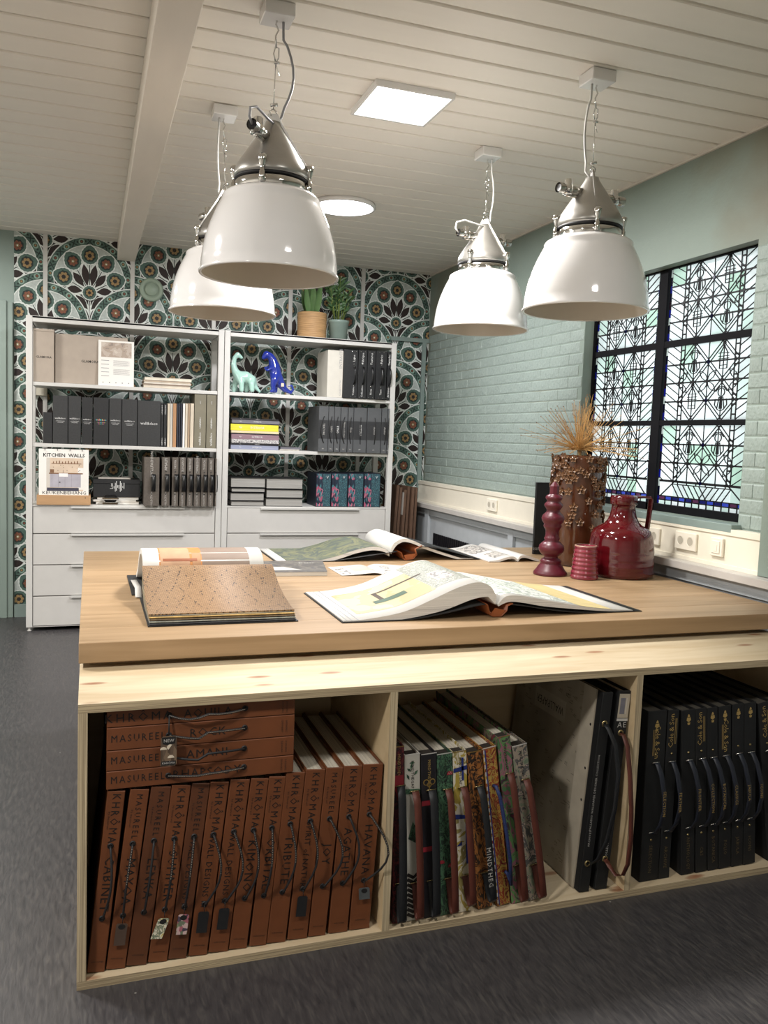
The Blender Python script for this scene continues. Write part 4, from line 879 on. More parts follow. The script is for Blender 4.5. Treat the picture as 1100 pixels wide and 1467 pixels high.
# piles of bound samples on the lowest shelf
for st_, (a, c, layers) in enumerate(((50, 262, ((1018, 988), (986, 940), (936, 912), (909, 852))), (270, 502, ((1018, 970), (967, 918), (914, 852))))):
    for k, (vb, vt) in enumerate(layers):
        x0, x1 = xz(*c7(a+random.uniform(-3, 5), 900)), xz(*c7(c+random.uniform(-5, 2), 900)); za = Z0+(1018-vb)/(1018-852)*(sp(*c7(150, 855), YS)[1]-Z0); zb = Z0+(1018-vt)/(1018-852)*(sp(*c7(150, 855), YS)[1]-Z0)
        pos = (['bottom', 'second', 'third', 'top'][k] if st_ == 0 else ['bottom', 'middle', 'top'][k])
        t = thing('sample_book', '%s grey paged sample book of the %s flat pile under the magazines' % (pos, ['left', 'right'][st_]), 'book', ((x0+x1)/2, YS+.15, za), 'flat piles of sample books')
        B().box(x0+.002, x1-.002, YS+.006, YS+.3, za+.0035, zb-.0036).build('pages', 'page_grey', t)
        B().box(x0, x1, YS, YS+.305, za+.0004, za+.0033).build('cover', 'black_card', t); B().box(x0, x1, YS, YS+.305, zb-.0034, zb-.0005).build('cover', 'black_card', t)
# dark blue patterned boxes
mat('navy_card', '161d2c', .5); patch('box_teal', ['101826', '4f7f86', '182232', '2e5560', '101826', '6c8f90'], (70, 70, 45), kind='noise', dist=2.5); patch('box_pink', ['9c4f66', '1a2434', 'b06a7e', '203040', '3f7078'], (90, 90, 40), kind='voronoi')
b_e = [(522, 583), (585, 679), (682, 784), (787, 884), (887, 990)]
for k in range(4):
    a, c = b_e[k+1]; y_ = YS; x0, x1 = xz(*c7(a, 900)), min(xz(*c7(c, 900)), 2.318); h = sp(*c7((a+c)/2, 828), YS)[1]-Z0
    t = thing('pattern_box', ['first navy box with pink and teal spines, leftmost of the four on the lowest shelf', 'second navy box with pink and teal spines on the lowest shelf', 'third navy box with pink and teal spines on the lowest shelf', 'fourth navy box with pink and teal spines, at the right post'][k], 'box', ((x0+x1)/2, YS+.15, Z0), 'navy boxes with pink and teal spines')
    xx0 = x0-.0 if k else xz(*c7(560, 900))
    b = B(); b.box(x0-.0+.001, x0+.003, YS, YS+.30, Z0+.0005, Z0+h); b.box(x1-.004, x1-.001, YS, YS+.30, Z0+.0005, Z0+h); b.box(x0+.003, x1-.004, YS, YS+.30, Z0+h-.003, Z0+h); b.box(x0+.003, x1-.004, YS+.003, YS+.3, Z0+.0005, Z0+.003); b.build('case', 'navy_card', t)
    n_ = 5; w_ = (x1-x0-.008)
    for q in range(3): B().cbox(x0+.0035+w_*.46*q/3, x0+.0025+w_*.46*(q+1)/3, YS+.001, YS+.28, Z0+.004, Z0+h-.004, .001).build('booklet', 'box_pink', t)
    B().cbox(x0+.0035+w_*.46, x1-.0045, YS+.001, YS+.28, Z0+.004, Z0+h-.004, .001).build('booklet', 'box_teal', t)
    B().text('V', (x0+w_*.8, YS+.0004, Z0+h*.88), (1, 0, 0), (0, 0, 1), .03).build('lettering', 'ink_white', t)
# dinosaurs: measured on a vertical plane through the shelf
YD = YS+.10
def dz(u, v, dy=0): p = ony(320+u/6.11, 480+v/6.11, YD); return Vector((p.x, YD+dy, p.z))
fl = dz(150, 478).z; off_ = Z2-fl+.008
def D(u, v, dy=0): p = dz(u, v, dy); p.z += off_; return p
mat('mint_glaze', 'a9cfc3', .12, coat=.7, var=.02); mat('blue_glaze', '1b2f8f', .08, coat=.9, var=.06)
t = thing('dinosaur_figure', 'mint green long-necked dinosaur figure on the right shelf unit', 'figurine', (D(190, 478).x, YD, Z2))
P_ = [D(195, 350), D(140, 345), D(105, 300), D(88, 240), D(98, 180), D(125, 152), D(160, 178), D(245, 370), D(275, 430), D(320, 478),
      D(150, 400, -.035), D(152, 462, -.04), D(110, 400, .035), D(100, 462, .04), D(240, 410, -.035), D(243, 462, -.04), D(215, 410, .035), D(212, 462, .04)]
E_ = [(0, 1), (1, 2), (2, 3), (3, 4), (4, 5), (5, 6), (0, 7), (7, 8), (8, 9), (1, 10), (10, 11), (1, 12), (12, 13), (7, 14), (14, 15), (7, 16), (16, 17)]
R_ = [.050, .046, .030, .022, .018, .022, .012, .040, .022, .008, .024, .019, .024, .019, .026, .020, .026, .020]
skin('body', P_, E_, R_, 'mint_glaze', t, 2, ORG[t.name])
t = thing('dinosaur_figure', 'shiny cobalt blue two-legged dinosaur figure on the right shelf unit', 'figurine', (D(460, 478).x, YD, Z2))
P_ = [D(457, 325), D(447, 268), D(432, 200), D(410, 165), D(378, 150), D(352, 176), D(490, 390), D(535, 455), D(590, 486), D(612, 458), D(598, 420), D(568, 428),
      D(440, 375, -.035), D(425, 420, -.04), D(430, 468, -.045), D(408, 474, -.05), D(475, 385, .03), D(462, 425, .035), D(465, 468, .035), D(445, 474, .03), D(405, 275, -.03), D(380, 292, -.035), D(362, 285, -.04), D(398, 262, .02), D(368, 268, .025)]
E_ = [(0, 1), (1, 2), (2, 3), (3, 4), (4, 5), (0, 6), (6, 7), (7, 8), (8, 9), (9, 10), (10, 11), (0, 12), (12, 13), (13, 14), (14, 15), (0, 16), (16, 17), (17, 18), (18, 19), (1, 20), (20, 21), (21, 22), (1, 23), (23, 24)]
R_ = [.052, .050, .034, .030, .030, .018, .042, .024, .012, .009, .008, .006, .034, .022, .016, .013, .032, .022, .016, .013, .014, .010, .008, .014, .009]
skin('body', P_, E_, R_, 'blue_glaze', t, 2, ORG[t.name])
p = D(508, 418, -.041); B().cbox(p.x-.012, p.x+.012, p.y-.001, p.y+.001, p.z-.014, p.z+.014, .001).build('sticker', 'k_cream', t)
# plants on the right unit
TZs = 2.2888
yp = SF+.16
cx = (ony(426, 470, yp).x+ony(467, 470, yp).x)/2; r_ = (ony(467, 470, yp).x-ony(426, 470, yp).x)/2; hp = ony(446, 443, yp).z-ony(446, 480, yp).z
mat('rattan', 'a9865c', .65, var=.25, scale=(8, 8, 160)); mat('aloe_green', '4c6a3c', .4, var=.2); mat('dark_leaf', '3c5a34', .45, var=.35, scale=(25, 25, 25)); mat('soil', '2a211b', .9)
t = thing('potted_plant', 'aloe in a ribbed rattan basket pot on top of the right unit', 'plant', (cx, yp, TZs))
b = B(); prof = []; n_ = 14
for k in range(n_):
    z = TZs+hp*k/n_; prof += [(r_-.004, z+.0005), (r_, z+hp/n_*.3), (r_, z+hp/n_*.7)]
prof += [(r_-.003, TZs+hp), (r_-.012, TZs+hp), (r_-.012, TZs+hp-.02), (0, TZs+hp-.02)]
b.lathe(prof, (cx, yp, 0), 36, capa=True); b.build('basket', 'rattan', t)
def blade(b, base, tip, w, bend, m=0, n=7):
    base, tip = Vector(base), Vector(tip); d = tip-base; sd = d.cross(Vector((0, -1, .1))); sd = sd.normalized() if sd.length > 1e-4 else Vector((1, 0, 0))
    L = []; R_ = []; C_ = []
    for k in range(n):
        q = k/(n-1); c = base+d*q+Vector(bend)*(q*q); ww = w*(.55+.9*q if q < .4 else 1.15*(1-q)/.6*.8+.0)*.5 if q < .4 else w*.5*.92*(1-((q-.4)/.6)**1.6)
        L.append(c-sd*ww); R_.append(c+sd*ww); C_.append(c+Vector((0, .15*w, -.1*w)))
    vs = []
    for a, c, e in zip(L, C_, R_): vs += [a, c, e]
    fs = []
    for k in range(n-1): fs += [(3*k, 3*k+1, 3*k+4, 3*k+3), (3*k+1, 3*k+2, 3*k+5, 3*k+4)]
    b.add(vs, fs, m, True)
for k in range(9):
    a = 2*PI*k/9+.3; rr = .045 if k % 2 else .02; ln_ = .26 if k % 2 else .33
    b = B(); blade(b, (cx+rr*math.cos(a), yp+rr*math.sin(a), TZs+hp-.018), (cx+(rr+.055)*math.cos(a), yp+(rr+.08)*math.sin(a), TZs+hp+ln_*.8), .055, (.0, .0, .0)); b.build('leaf', 'aloe_green', t)
yp = SF+.13; cx = (ony(470, 470, yp).x+ony(499, 470, yp).x)/2; r_ = (ony(499, 470, yp).x-ony(470, 470, yp).x)/2; hp = ony(485, 455.5, yp).z-ony(485, 484, yp).z
t = thing('potted_plant', 'leafy green plant in a grey-green ceramic pot on top of the right unit', 'plant', (cx, yp, TZs))
b = B(); b.lathe([(r_*.74, TZs), (r_*.97, TZs+hp*.86), (r_, TZs+hp*.87), (r_, TZs+hp), (r_-.006, TZs+hp), (r_-.008, TZs+hp-.02), (0, TZs+hp-.02)], (cx, yp, 0), 32, capa=True); b.build('pot', mat('greygreen_glaze', '7e9088', .35, var=.12, scale=(8, 8, 8)), t)
sb = B(); lf = B(); random.seed(11)
for k in range(15):
    a = random.uniform(0, 2*PI); L_ = random.uniform(.16, .36); sp_ = random.uniform(.03, .12)
    tip = Vector((cx+sp_*math.cos(a), yp-.02+.55*sp_*math.sin(a), TZs+hp+L_)); base = Vector((cx+.03*math.cos(a), yp+.03*math.sin(a), TZs+hp-.018)); mid = (tip+base)/2+Vector((0, 0, .03))
    sb.tube([base, mid, tip], [.004, .003, .002], 5)
    for q in range(11):
        f = .28+.72*q/10; c = base.lerp(mid, f*2) if f < .5 else mid.lerp(tip, f*2-1); aa = random.uniform(0, 2*PI); up = random.uniform(.02, .07)
        blade(lf, c, c+Vector((.055*math.cos(aa), .055*math.sin(aa), up)), .022, (0, 0, -.015), 0, 4)
sb.build('stem', mat('stem_green', '6b7a3c', .5), t); o = lf.build('foliage', 'dark_leaf', t); o['kind'] = 'stuff'
# brown cardboard folders standing between the shelf unit and the wall
random.seed(5)
for k in range(6):
    x = 2.43+k*.042; y = 6.74+.02*(k % 2); lean = .05-.006*k; h = 1.115-(.02*k if k < 3 else .004*k)
    t = thing('cardboard_folder', ['tall brown cardboard folder against the right shelf unit', 'brown cardboard folder, second from the shelf unit', 'brown cardboard folder, third from the shelf unit', 'brown cardboard folder, fourth from the shelf unit', 'brown cardboard folder, fifth from the shelf unit', 'brown cardboard folder farthest right, by the grey panelling'][k], 'folder', (x, y, 0), 'brown folders in the corner', local=True)
    t.rotation_euler = (0, lean, 0)
    b = B(); b.box(-.012, -.009, 0.001, .34, .001, h); b.box(.009, .012, .001, .34, .001, h); b.box(-.0088, .0088, .0015, .004, .001, h); b.build('cover', mat('kraft_board', '5d4535', .7, var=.15), t)
    B().box(-.0085, .0085, .0045, .33, .002, h-.008).build('sheets', mat('kraft_pages', '8b7058', .8, var=.2, scale=(200, 3, 3)), t)
    if k == 2: B().box(-.0135, -.0122, .0, .12, h*.80, h*.98).build('sheet', 'k_grey', t)

# ================================================================== ceiling lights
for (cx, cy), rnd in ((SQ, 0), (RO, 1)):
    zc = ZC-.0008
    if not rnd:
        t = thing('ceiling_light', 'square flat white panel light mounted on the boarded ceiling', 'ceiling light', (cx, cy, zc))
        a = .178; b = B(); b.box(cx-a, cx+a, cy-a, cy-a+.012, zc-.024, zc); b.box(cx-a, cx+a, cy+a-.012, cy+a, zc-.024, zc); b.box(cx-a, cx-a+.012, cy-a+.0125, cy+a-.0125, zc-.024, zc); b.box(cx+a-.012, cx+a, cy-a+.0125, cy+a-.0125, zc-.024, zc); b.box(cx-a+.0125, cx+a-.0125, cy-a+.0125, cy+a-.0125, zc-.006, zc); b.build('housing', 'enamel', t)
        b = B(); b.box(cx-a+.0127, cx+a-.0127, cy-a+.0127, cy+a-.0127, zc-.022, zc-.0065); b.build('diffuser', 'panel_glow', t)
    else:
        t = thing('ceiling_light', 'round flat white ceiling light farther back in the room', 'ceiling light', (cx, cy, zc))
        b = B(); b.lathe([(.20, 0), (.203, -.02), (.198, -.026), (.187, -.026), (.187, -.01)], (cx, cy, zc), 48, capa=True); b.build('housing', 'enamel', t)
        b = B(); b.lathe([(.1868, -.0105), (.1868, -.024), (0, -.024)], (cx, cy, zc), 48); b.build('diffuser', 'panel_glow_cool', t)

# ================================================================== pendant lamps
def pendant(cx, cy, rim, lab, jdirs, cup=None, cable=1, R_=.245, loop=None, sw=.03):
    zr = rim; k = R_/.245
    t = thing('pendant_lamp', lab, 'pendant lamp', (cx, cy, zr), 'industrial pendant lamps over the table')
    c = (cx, cy, zr); 
    prof = [(.236, .0), (.245, -.002), (.247, .004), (.241, .012), (.2385, .045), (.234, .08), (.226, .12), (.212, .165), (.196, .205), (.180, .238), (.172, .252), (.172, .262), (.168, .270), (.150, .282), (.128, .288)]
    b = B(); b.lathe([(r*k, z) for r, z in prof], c, 64)
    b.build('shade', 'enamel', t)
    inn = [(.1275, .2865), (.148, .279), (.165, .262), (.176, .238), (.192, .203), (.208, .163), (.222, .118), (.230, .078), (.2345, .045), (.236, .0)]
    b = B(); b.lathe([(r*k, z) for r, z in inn], c, 64); b.build('shade_lining', 'enamel_inner', t)
    b = B(); b.lathe([(0, .27), (.1, .27), (.124, .2862)], c, 40); b.lathe([(.034, .268), (.034, .20), (.03, .196), (0, .196)], c, 20); b.build('lamp_socket', 'dull_alu', t)
    b = B(); b.lathe([(.124, .2865), (.127, .290), (.127, .316), (.122, .321), (.118, .322)], c, 48); b.build('lower_collar', 'polished_steel', t)
    b = B(); b.lathe([(.118, .3222), (.129, .3225), (.130, .330), (.118, .3305)], c, 48); b.build('gasket', 'gasket', t)
    b = B(); b.lathe([(.118, .3308), (.130, .331), (.131, .345), (.127, .362), (.122, .372), (.118, .380), (.030, .515), (.026, .527), (.018, .53), (0, .53)], c, 48); b.build('housing', 'dull_alu', t)
    a0 = .5
    fin = [(.124, .376), (.036, .517), (.016, .556), (-.016, .556), (-.036, .517), (-.124, .376)]
    # two flat webs that meet at the hanging eye
    b = B(); ang = loop if loop is not None else .9
    d = Vector((math.cos(ang), math.sin(ang), 0)); nrm = Vector((-d.y, d.x, 0))*.004
    b.prism([Vector(c)+d*x*1.03+Vector((0, 0, z))-nrm for x, z in fin], nrm*2); b.build('web', 'dull_alu', t)
    for q in range(4):
        aa = ang+q*PI/2; x, y = cx+.134*math.cos(aa), cy+.134*math.sin(aa)
        b = B(); b.lathe([(.008, .288), (.011, .292), (.011, .322), (.008, .325), (.008, .338), (.012, .352), (.016, .372), (.013, .378), (0, .378)], (x, y, zr), 12, capa=True); b.build('clamp', 'polished_steel', t)
    for aa in jdirs:                      # cable gland arms on the cone
        e = Vector((math.cos(aa), math.sin(aa), 0)); sd = Vector((-e.y, e.x, 0)); p0 = Vector((cx, cy, zr+.462))
        b = B(); b.tube([p0+e*.045, p0+e*.138], .018, 12); b.tube([p0+e*.05-Vector((0, 0, .02)), p0+e*.130-Vector((0, 0, .02))], .008, 8)
        b.build('junction_arm', 'steel', t)
        b = B(); b.lathe([(.013, -.02), (.021, -.018), (.021, .012), (.017, .014), (.017, .036), (.012, .04), (0, .04)], tuple(p0+e*.122), 14, capa=True); b.build('junction_cap', 'polished_steel', t)
        g0 = p0+e*.138; b = B(); b.tube([g0, g0+e*.012+sd*.0, g0+e*.034], [.014, .020, .019], 14, cap=False); b.tube([g0+e*.03, g0+e*.028], [.014, .001], 12, m=1, cap=False); b.build('cable_gland', ['steel', 'gasket'], t)
        b = B(); b.tube([p0+e*.115-sd*.014-Vector((0, 0, .004)), p0+e*.115-sd*.03-Vector((0, 0, .008))], .007, 8); b.build('gland_screw', 'polished_steel', t)
    # hanging eye, wire, clamp, hook
    ztop = ZC-.046
    b = B(); b.tube([Vector((cx, cy, zr+.548))+Vector((.012*math.cos(a)*1, 0, .012*math.sin(a)+.012)) for a in [2*PI*q/10 for q in range(11)]], .0028, 6); b.build('shackle', 'polished_steel', t)
    cux, cuy = (cx, cy) if cup is None else cup
    b = B(); b.tube([(cx, cy, zr+.57), (cx+(cux-cx)*.75, cy+(cuy-cy)*.75, ztop-.14)], .0018, 6); b.tube([(cx-.01, cy, zr+.584), (cx+.014, cy, zr+.590)], .006, 8); b.build('suspension_wire', 'polished_steel', t)
    hx, hy, hz = cx+(cux-cx)*.75, cy+(cuy-cy)*.75, ztop-.14
    b = B(); b.tube([(hx, hy, hz), (hx-.008, hy, hz+.03), (hx-.002, hy, hz+.055), (hx+.010, hy, hz+.05), (hx+.010, hy, hz+.02), (hx, hy, hz)], .0025, 6); b.tube([(hx, hy, hz+.05), (cux-.004, cuy, ztop-.05), (cux+.006, cuy, ztop-.03), (cux-.004, cuy, ztop-.012), (cux, cuy, ztop+.002)], .003, 6)
    b.tube([(hx-.006, hy, hz), (hx+.012, hy, hz+.002)], .005, 8); b.tube([(hx, hy, hz), (hx+.012, hy, hz-.04)], .0016, 5); b.build('hook', 'polished_steel', t)
    s_ = cable; pts = [(cux+.022*s_, cuy, ztop), (cux+.024*s_, cuy, ztop-.06)]
    H_ = ztop-(zr+.53)
    for q in range(1, 8):
        f = q/8; pts.append((cux+(cx-cux)*f+s_*(.022+sw*math.sin(PI*f)), cy+.0+(cuy-cy)*(1-f)+.004, ztop-.04-(H_-.06)*f))
    pts += [(cx+s_*.03, cy+.004, zr+.55), (cx+s_*.008, cy-.012, zr+.515)]
    if jdirs and cable == 1:
        e = Vector((math.cos(jdirs[0]), math.sin(jdirs[0]), 0)); P0 = Vector((cx, cy, zr))
        pts += [tuple(P0+e*.06+Vector((0, -.02, .515))), tuple(P0+e*.14+Vector((0, -.01, .525))), tuple(P0+e*.185+Vector((0, 0, .51))), tuple(P0+e*.19+Vector((0, 0, .48))), tuple(P0+e*.168+Vector((0, 0, .463)))]
    b = B(); b.tube(pts, .0045, 8); b.build('power_cord', 'grey_cord' if sw > .03 else mat('pale_cord', 'bcbbb7', .5), t)
    b = B(); b.cbox(cux-.053, cux+.053, cuy-.053, cuy+.053, ZC-.046, ZC-.0008, .003); b.build('ceiling_box', 'enamel', t)
    return t
def lamp_from(uc, vc, ur, vr, y): # canopy and rim measured in the photo
    c = onz(uc, vc, ZC-.046); r = ony(ur, vr, y); return c, r
for (uc, vc, ur, vr, lab, jd, cab, lp, sw) in (
        (397, 30, 384, 396, 'nearest large white enamel pendant lamp, left of the square ceiling light', [math.radians(235)], 1, math.radians(155), .045),
        (321, 170, 321, 450, 'white enamel pendant lamp half hidden behind the nearest one', [math.radians(120)], -1, math.radians(200), .008),
        (699, 228, 688, 473, 'smallest looking white enamel pendant lamp, before the far part of the brick wall', [math.radians(195), math.radians(15)], 1, math.radians(-55), .02),
        (855, 122, 838, 447, 'bright white enamel pendant lamp in front of the stained glass window', [math.radians(190), math.radians(10)], -1, math.radians(-110), .02)):
    c = onz(uc, vc, ZC-.046); y = c.y; r = ony(ur, vr, y); pendant(c.x+(r.x-c.x)*.6, y, r.z, lab, jd, cup=(c.x, c.y), cable=cab, loop=lp, sw=sw, R_=.245 if uc < 840 else .252)

# ================================================================== things on the table
T = TZ+.0006
mat('jug_glaze', '4c0910', .07, coat=.5, var=.18, scale=(6, 6, 30)); mat('cup_glaze', '7a2c3a', .12, coat=.5, var=.25, scale=(8, 8, 60)); mat('candle_wax', '4f0c1d', .38, coat=.05, var=.08); mat('brown_glaze', '4b2a18', .12, coat=.4, var=.22, scale=(9, 9, 3)); mat('petal_clay', '76563c', .4, coat=.05, var=.35, scale=(60, 60, 60)); mat('straw', 'c49a5f', .6, var=.2, scale=(40, 40, 40)); mat('seed_brown', '8a5a38', .7)
# ceramic jug
jx, jy, R = 2.512, 3.555, .164; J = lambda u, v: ony(u, v, jy-.0)
zt = ony(908, 710, jy).z
t = thing('ceramic_jug', 'glossy dark red ceramic jug with a square handle, at the right end of the table', 'jug', (jx, jy, T))
prof = [(.150, 0), (.158, .004), (.161, .02), (.160, .06), (.157, .12), (.1535, .165), (.148, .20), (.136, .224), (.115, .238), (.092, .250), (.075, .268), (.064, .292), (.058, .32), (.056, .345)]
hh = zt-T; sc = hh/.392
prof = [(r*R/.161, z*sc) for r, z in prof]+[(.062, .347*sc), (.066, .352*sc), (.066, .383*sc), (.062, .392*sc), (.052, .392*sc), (.048, .38*sc), (.048, .30*sc), (0, .29*sc)]
wob = []
for i, (r, z) in enumerate(prof): wob.append((r, z))
fine = []
for (r0, z0), (r1, z1) in zip(wob[:-1], wob[1:]):
    n_ = max(1, int(abs(z1-z0)/.012)) if z0 < .2*sc else 1
    for q in range(n_): f = q/n_; z = z0+(z1-z0)*f; fine.append((r0+(r1-r0)*f+(.0011*math.sin(z*330) if .01 < z < .15 else 0), z))
fine.append(wob[-1])
b = B(); b.lathe(fine, (jx, jy, T), 64, capa=True); b.build('body', 'jug_glaze', t)
e = Vector((math.cos(-.1), math.sin(-.1), 0)); c = Vector((jx, jy, T))
b = B(); hp = [c+e*.058+Vector((0, 0, .383*sc)), c+e*.10+Vector((0, 0, .386*sc)), c+e*.140+Vector((0, 0, .385*sc)), c+e*.149+Vector((0, 0, .375*sc)), c+e*.146+Vector((0, 0, .32*sc)), c+e*.140+Vector((0, 0, .26*sc)), c+e*.136+Vector((0, 0, .215*sc))]
sd = e.cross(Vector((0, 0, 1)))
vs = []; 
for i, p in enumerate(hp):
    d = (hp[min(i+1, 6)]-hp[max(i-1, 0)]).normalized(); nn = d.cross(sd).normalized()
    vs += [p+sd*.016+nn*.006, p-sd*.016+nn*.006, p-sd*.016-nn*.006, p+sd*.016-nn*.006]
fs = [(0, 1, 2, 3), (27, 26, 25, 24)]+[(4*i+k, 4*i+(k+1) % 4, 4*i+4+(k+1) % 4, 4*i+4+k) for i in range(6) for k in range(4)]
b.add(vs, fs); b.build('handle', 'jug_glaze', t, bevel=.003)
# small ribbed cup
cxx, cyy = 2.262, 3.485; zt = ony(840, 781, cyy).z-T
t = thing('ceramic_cup', 'small ribbed pink-red ceramic cup between the candle and the jug', 'cup', (cxx, cyy, T))
prof = [(.064, 0), (.067, .004)]; n_ = 60
for q in range(n_+1): f = q/n_; z = .006+(zt-.012)*f; prof.append((.0665-.0135*f+.0016*math.sin(f*46), z))
prof += [(.051, zt), (.047, zt-.002), (.046, zt-.02), (.055, .02), (0, .016)]
b = B(); b.lathe(prof, (cxx, cyy, T), 48, capa=True); b.build('body', 'cup_glaze', t)
b = B(); b.lathe([(.0535, zt-.0045), (.0525, zt+.0006), (.0468, zt+.0004)], (cxx, cyy, T), 48); b.build('rim', mat('cup_rim', '9a7a6a', .35), t)
# turned candle
cax, cay = 2.148, 3.612; zt = ony(791, 689, cay).z-T
t = thing('candle', 'dark red turned candle shaped like a baluster, left of the brown flower vase', 'candle', (cax, cay, T))
pr = [(.083, 0), (.085, .004), (.083, .012), (.072, .022), (.062, .036), (.054, .044), (.050, .050), (.054, .056), (.048, .064), (.036, .070), (.033, .076), (.048, .084), (.060, .096), (.064, .108), (.061, .122), (.046, .134), (.034, .142), (.040, .150), (.036, .156), (.033, .166), (.034, .185), (.042, .196), (.046, .202), (.042, .210), (.053, .222), (.057, .234), (.052, .246), (.036, .258), (.032, .266), (.037, .274), (.046, .284), (.046, .292), (.036, .300), (.033, .306), (.041, .314), (.043, .320), (.036, .328), (.024, .333)]
sc = (zt*.86)/.333
b = B(); b.lathe([(r*.98, z*sc) for r, z in pr]+[(.0235, .334*sc)], (cax, cay, T), 40, capa=True); b.build('candle_body', 'candle_wax', t)
b = B(); z0 = .333*sc; b.lathe([(.0235, z0+.0002), (.0235, zt*1.0-.025), (.006, zt-.004), (0, zt-.002)], (cax, cay, T), 8); b.build('candle_tip', 'candle_wax', t, flat=True)
b = B(); b.tube([(cax, cay, T+zt-.004), (cax+.001, cay, T+zt+.006)], .0015, 5); b.build('wick', 'k_cream', t)
# tall brown vase with ceramic flowers
vx, vy = 2.475, 3.925; VR = .136; zt = ony(815, 652, vy).z-T
t = thing('flower_vase', 'tall brown glazed ceramic vase covered with raised clay flowers', 'vase', (vx, vy, T))
pr = [(.118, 0), (.124, .006), (.128, .04), (.133, .12), (.137, .22), (.138, .33), (.136, .43), (.132, zt-.02), (.130, zt), (.120, zt), (.118, zt-.03), (.118, .05), (0, .04)]
b = B(); b.lathe(pr, (vx, vy, T), 56, capa=True); b.build('body', 'brown_glaze', t)
random.seed(21)
def flower_mesh():
    b = B(); vs = []
    for q in range(5):
        a = 2*PI*q/5; ca, sa = math.cos(a), math.sin(a); tx, ty = -sa, ca
        r = .019; base = (ca*.003, sa*.003, .006); L = (ca*r*.62+tx*r*.42, sa*r*.62+ty*r*.42, .011); Rr = (ca*r*.62-tx*r*.42, sa*r*.62-ty*r*.42, .011); tip = (ca*r*1.1, sa*r*1.1, .008); m_ = (ca*r*.6, sa*r*.6, .005)
        lo = (ca*r*.5, sa*r*.5, -.001)
        b.add([base, L, tip, Rr, m_, lo], [(0, 4, 1), (1, 4, 2), (2, 4, 3), (3, 4, 0), (0, 1, 5), (1, 2, 5), (2, 3, 5), (3, 0, 5)], 0, False)
    b.lathe([(.005, .004), (.004, .011), (0, .012)], (0, 0, 0), 6)
    o = b.build('clay_flower', 'petal_clay'); o.parent = t; return o
fm = flower_mesh(); first = True; cnt = 0; spots = []
for tries in range(3000):
    if cnt >= 110: break
    a = random.uniform(0, 2*PI); z = random.uniform(.10, zt-.01)
    f = z/zt; dens = 1 if f > .78 else (.5 if f > .55 else (.35 if f > .38 else .12))
    if random.random() > dens: continue
    if abs(((a-math.radians(232)+PI) % (2*PI))-PI) < .5 and .0 < z < .20: continue
    if any(abs(z-z2)**2+(.135*min(abs(a-a2), 2*PI-abs(a-a2)))**2 < .027**2 for a2, z2 in spots): continue
    spots.append((a, z)); nrm = Vector((math.cos(a), math.sin(a), random.uniform(-.15, .25))).normalized()
    q_ = nrm.to_track_quat('Z', 'X').to_euler(); s_ = random.uniform(1.05, 1.4)
    loc = Vector((.135*math.cos(a), .135*math.sin(a), z))
    if first: fm.location = loc; fm.rotation_euler = q_; fm.scale = (s_,)*3; first = False
    else: copy_part(fm, t, loc, q_, scale=(s_,)*3)
    cnt += 1
# dried flower bundle in the vase
t = thing('dried_flowers', 'spiky bundle of straw coloured dried flower stems standing in the brown vase', 'dried flowers', (vx, vy, T+zt-.10))
b = B(); hd = B(); O = Vector((vx, vy, T+zt+.0)); random.seed(3)
for k in range(230):
    a = random.uniform(0, 2*PI); el = math.radians(random.choice([random.uniform(-7, 20), random.uniform(10, 60), random.uniform(40, 90)])); L = random.uniform(.13, .30) if el > .9 else random.uniform(.12, .35)
    if k % 9 == 0: L *= 1.25
    d = Vector((math.cos(a)*math.cos(el), math.sin(a)*math.cos(el)*.9, math.sin(el))); c0 = O+Vector((random.uniform(-.02, .02), random.uniform(-.02, .02), .028))
    tip = c0+d*L; mid = c0+d*L*.5+Vector((0, 0, .012 if el < .5 else 0))+Vector((random.uniform(-.008, .008), random.uniform(-.008, .008), 0))
    b.tube([c0, mid, tip], [.0014, .0011, .0008], 4, cap=False)
    if k % 2 == 0: hd.lathe([(0, -.003), (.0032, 0), (0, .0035)], tuple(tip), 5)
    if k % 3 == 0:
        p = c0.lerp(tip, random.uniform(.55, .9)); s2 = d.cross(Vector((random.random(), random.random(), random.random()))).normalized(); b.tube([p, p+(d+s2*.5)*.035], .0008, 3, cap=False); hd.lathe([(0, -.0025), (.0026, 0), (0, .003)], tuple(p+(d+s2*.5)*.035), 5)
for k in range(14): b.tube([O+Vector((random.uniform(-.015, .015), random.uniform(-.015, .015), .03)), O+Vector((random.uniform(-.03, .03), random.uniform(-.03, .03), -.10))], .0016, 4)
o = b.build('stems', 'straw', t); o['kind'] = 'stuff'; o = hd.build('seed_heads', 'seed_brown', t); o['kind'] = 'stuff'
# black panel standing behind the vase
p0, p1 = ony(764, 691, 4.3), ony(764, 790, 4.3)
t = thing('display_board', 'black upright board behind the brown vase with tiny white print', 'board', (p0.x+.14, 4.3, T))
B().cbox(p1.x, p1.x+.25, 4.30, 4.318, T, p0.z, .002).build('panel', 'black_card', t)
for z in (.026, .018): B().text('PROFESSIONAL COLLECTION', (p1.x+.05, 4.2994, T+z+.01), (1, 0, 0), (0, 0, 1), .008).build('lettering', 'ink_white', t)
B().box(p1.x+.08, p1.x+.17, 4.3185, 4.38, T, T+.012).build('foot', 'black_card', t)

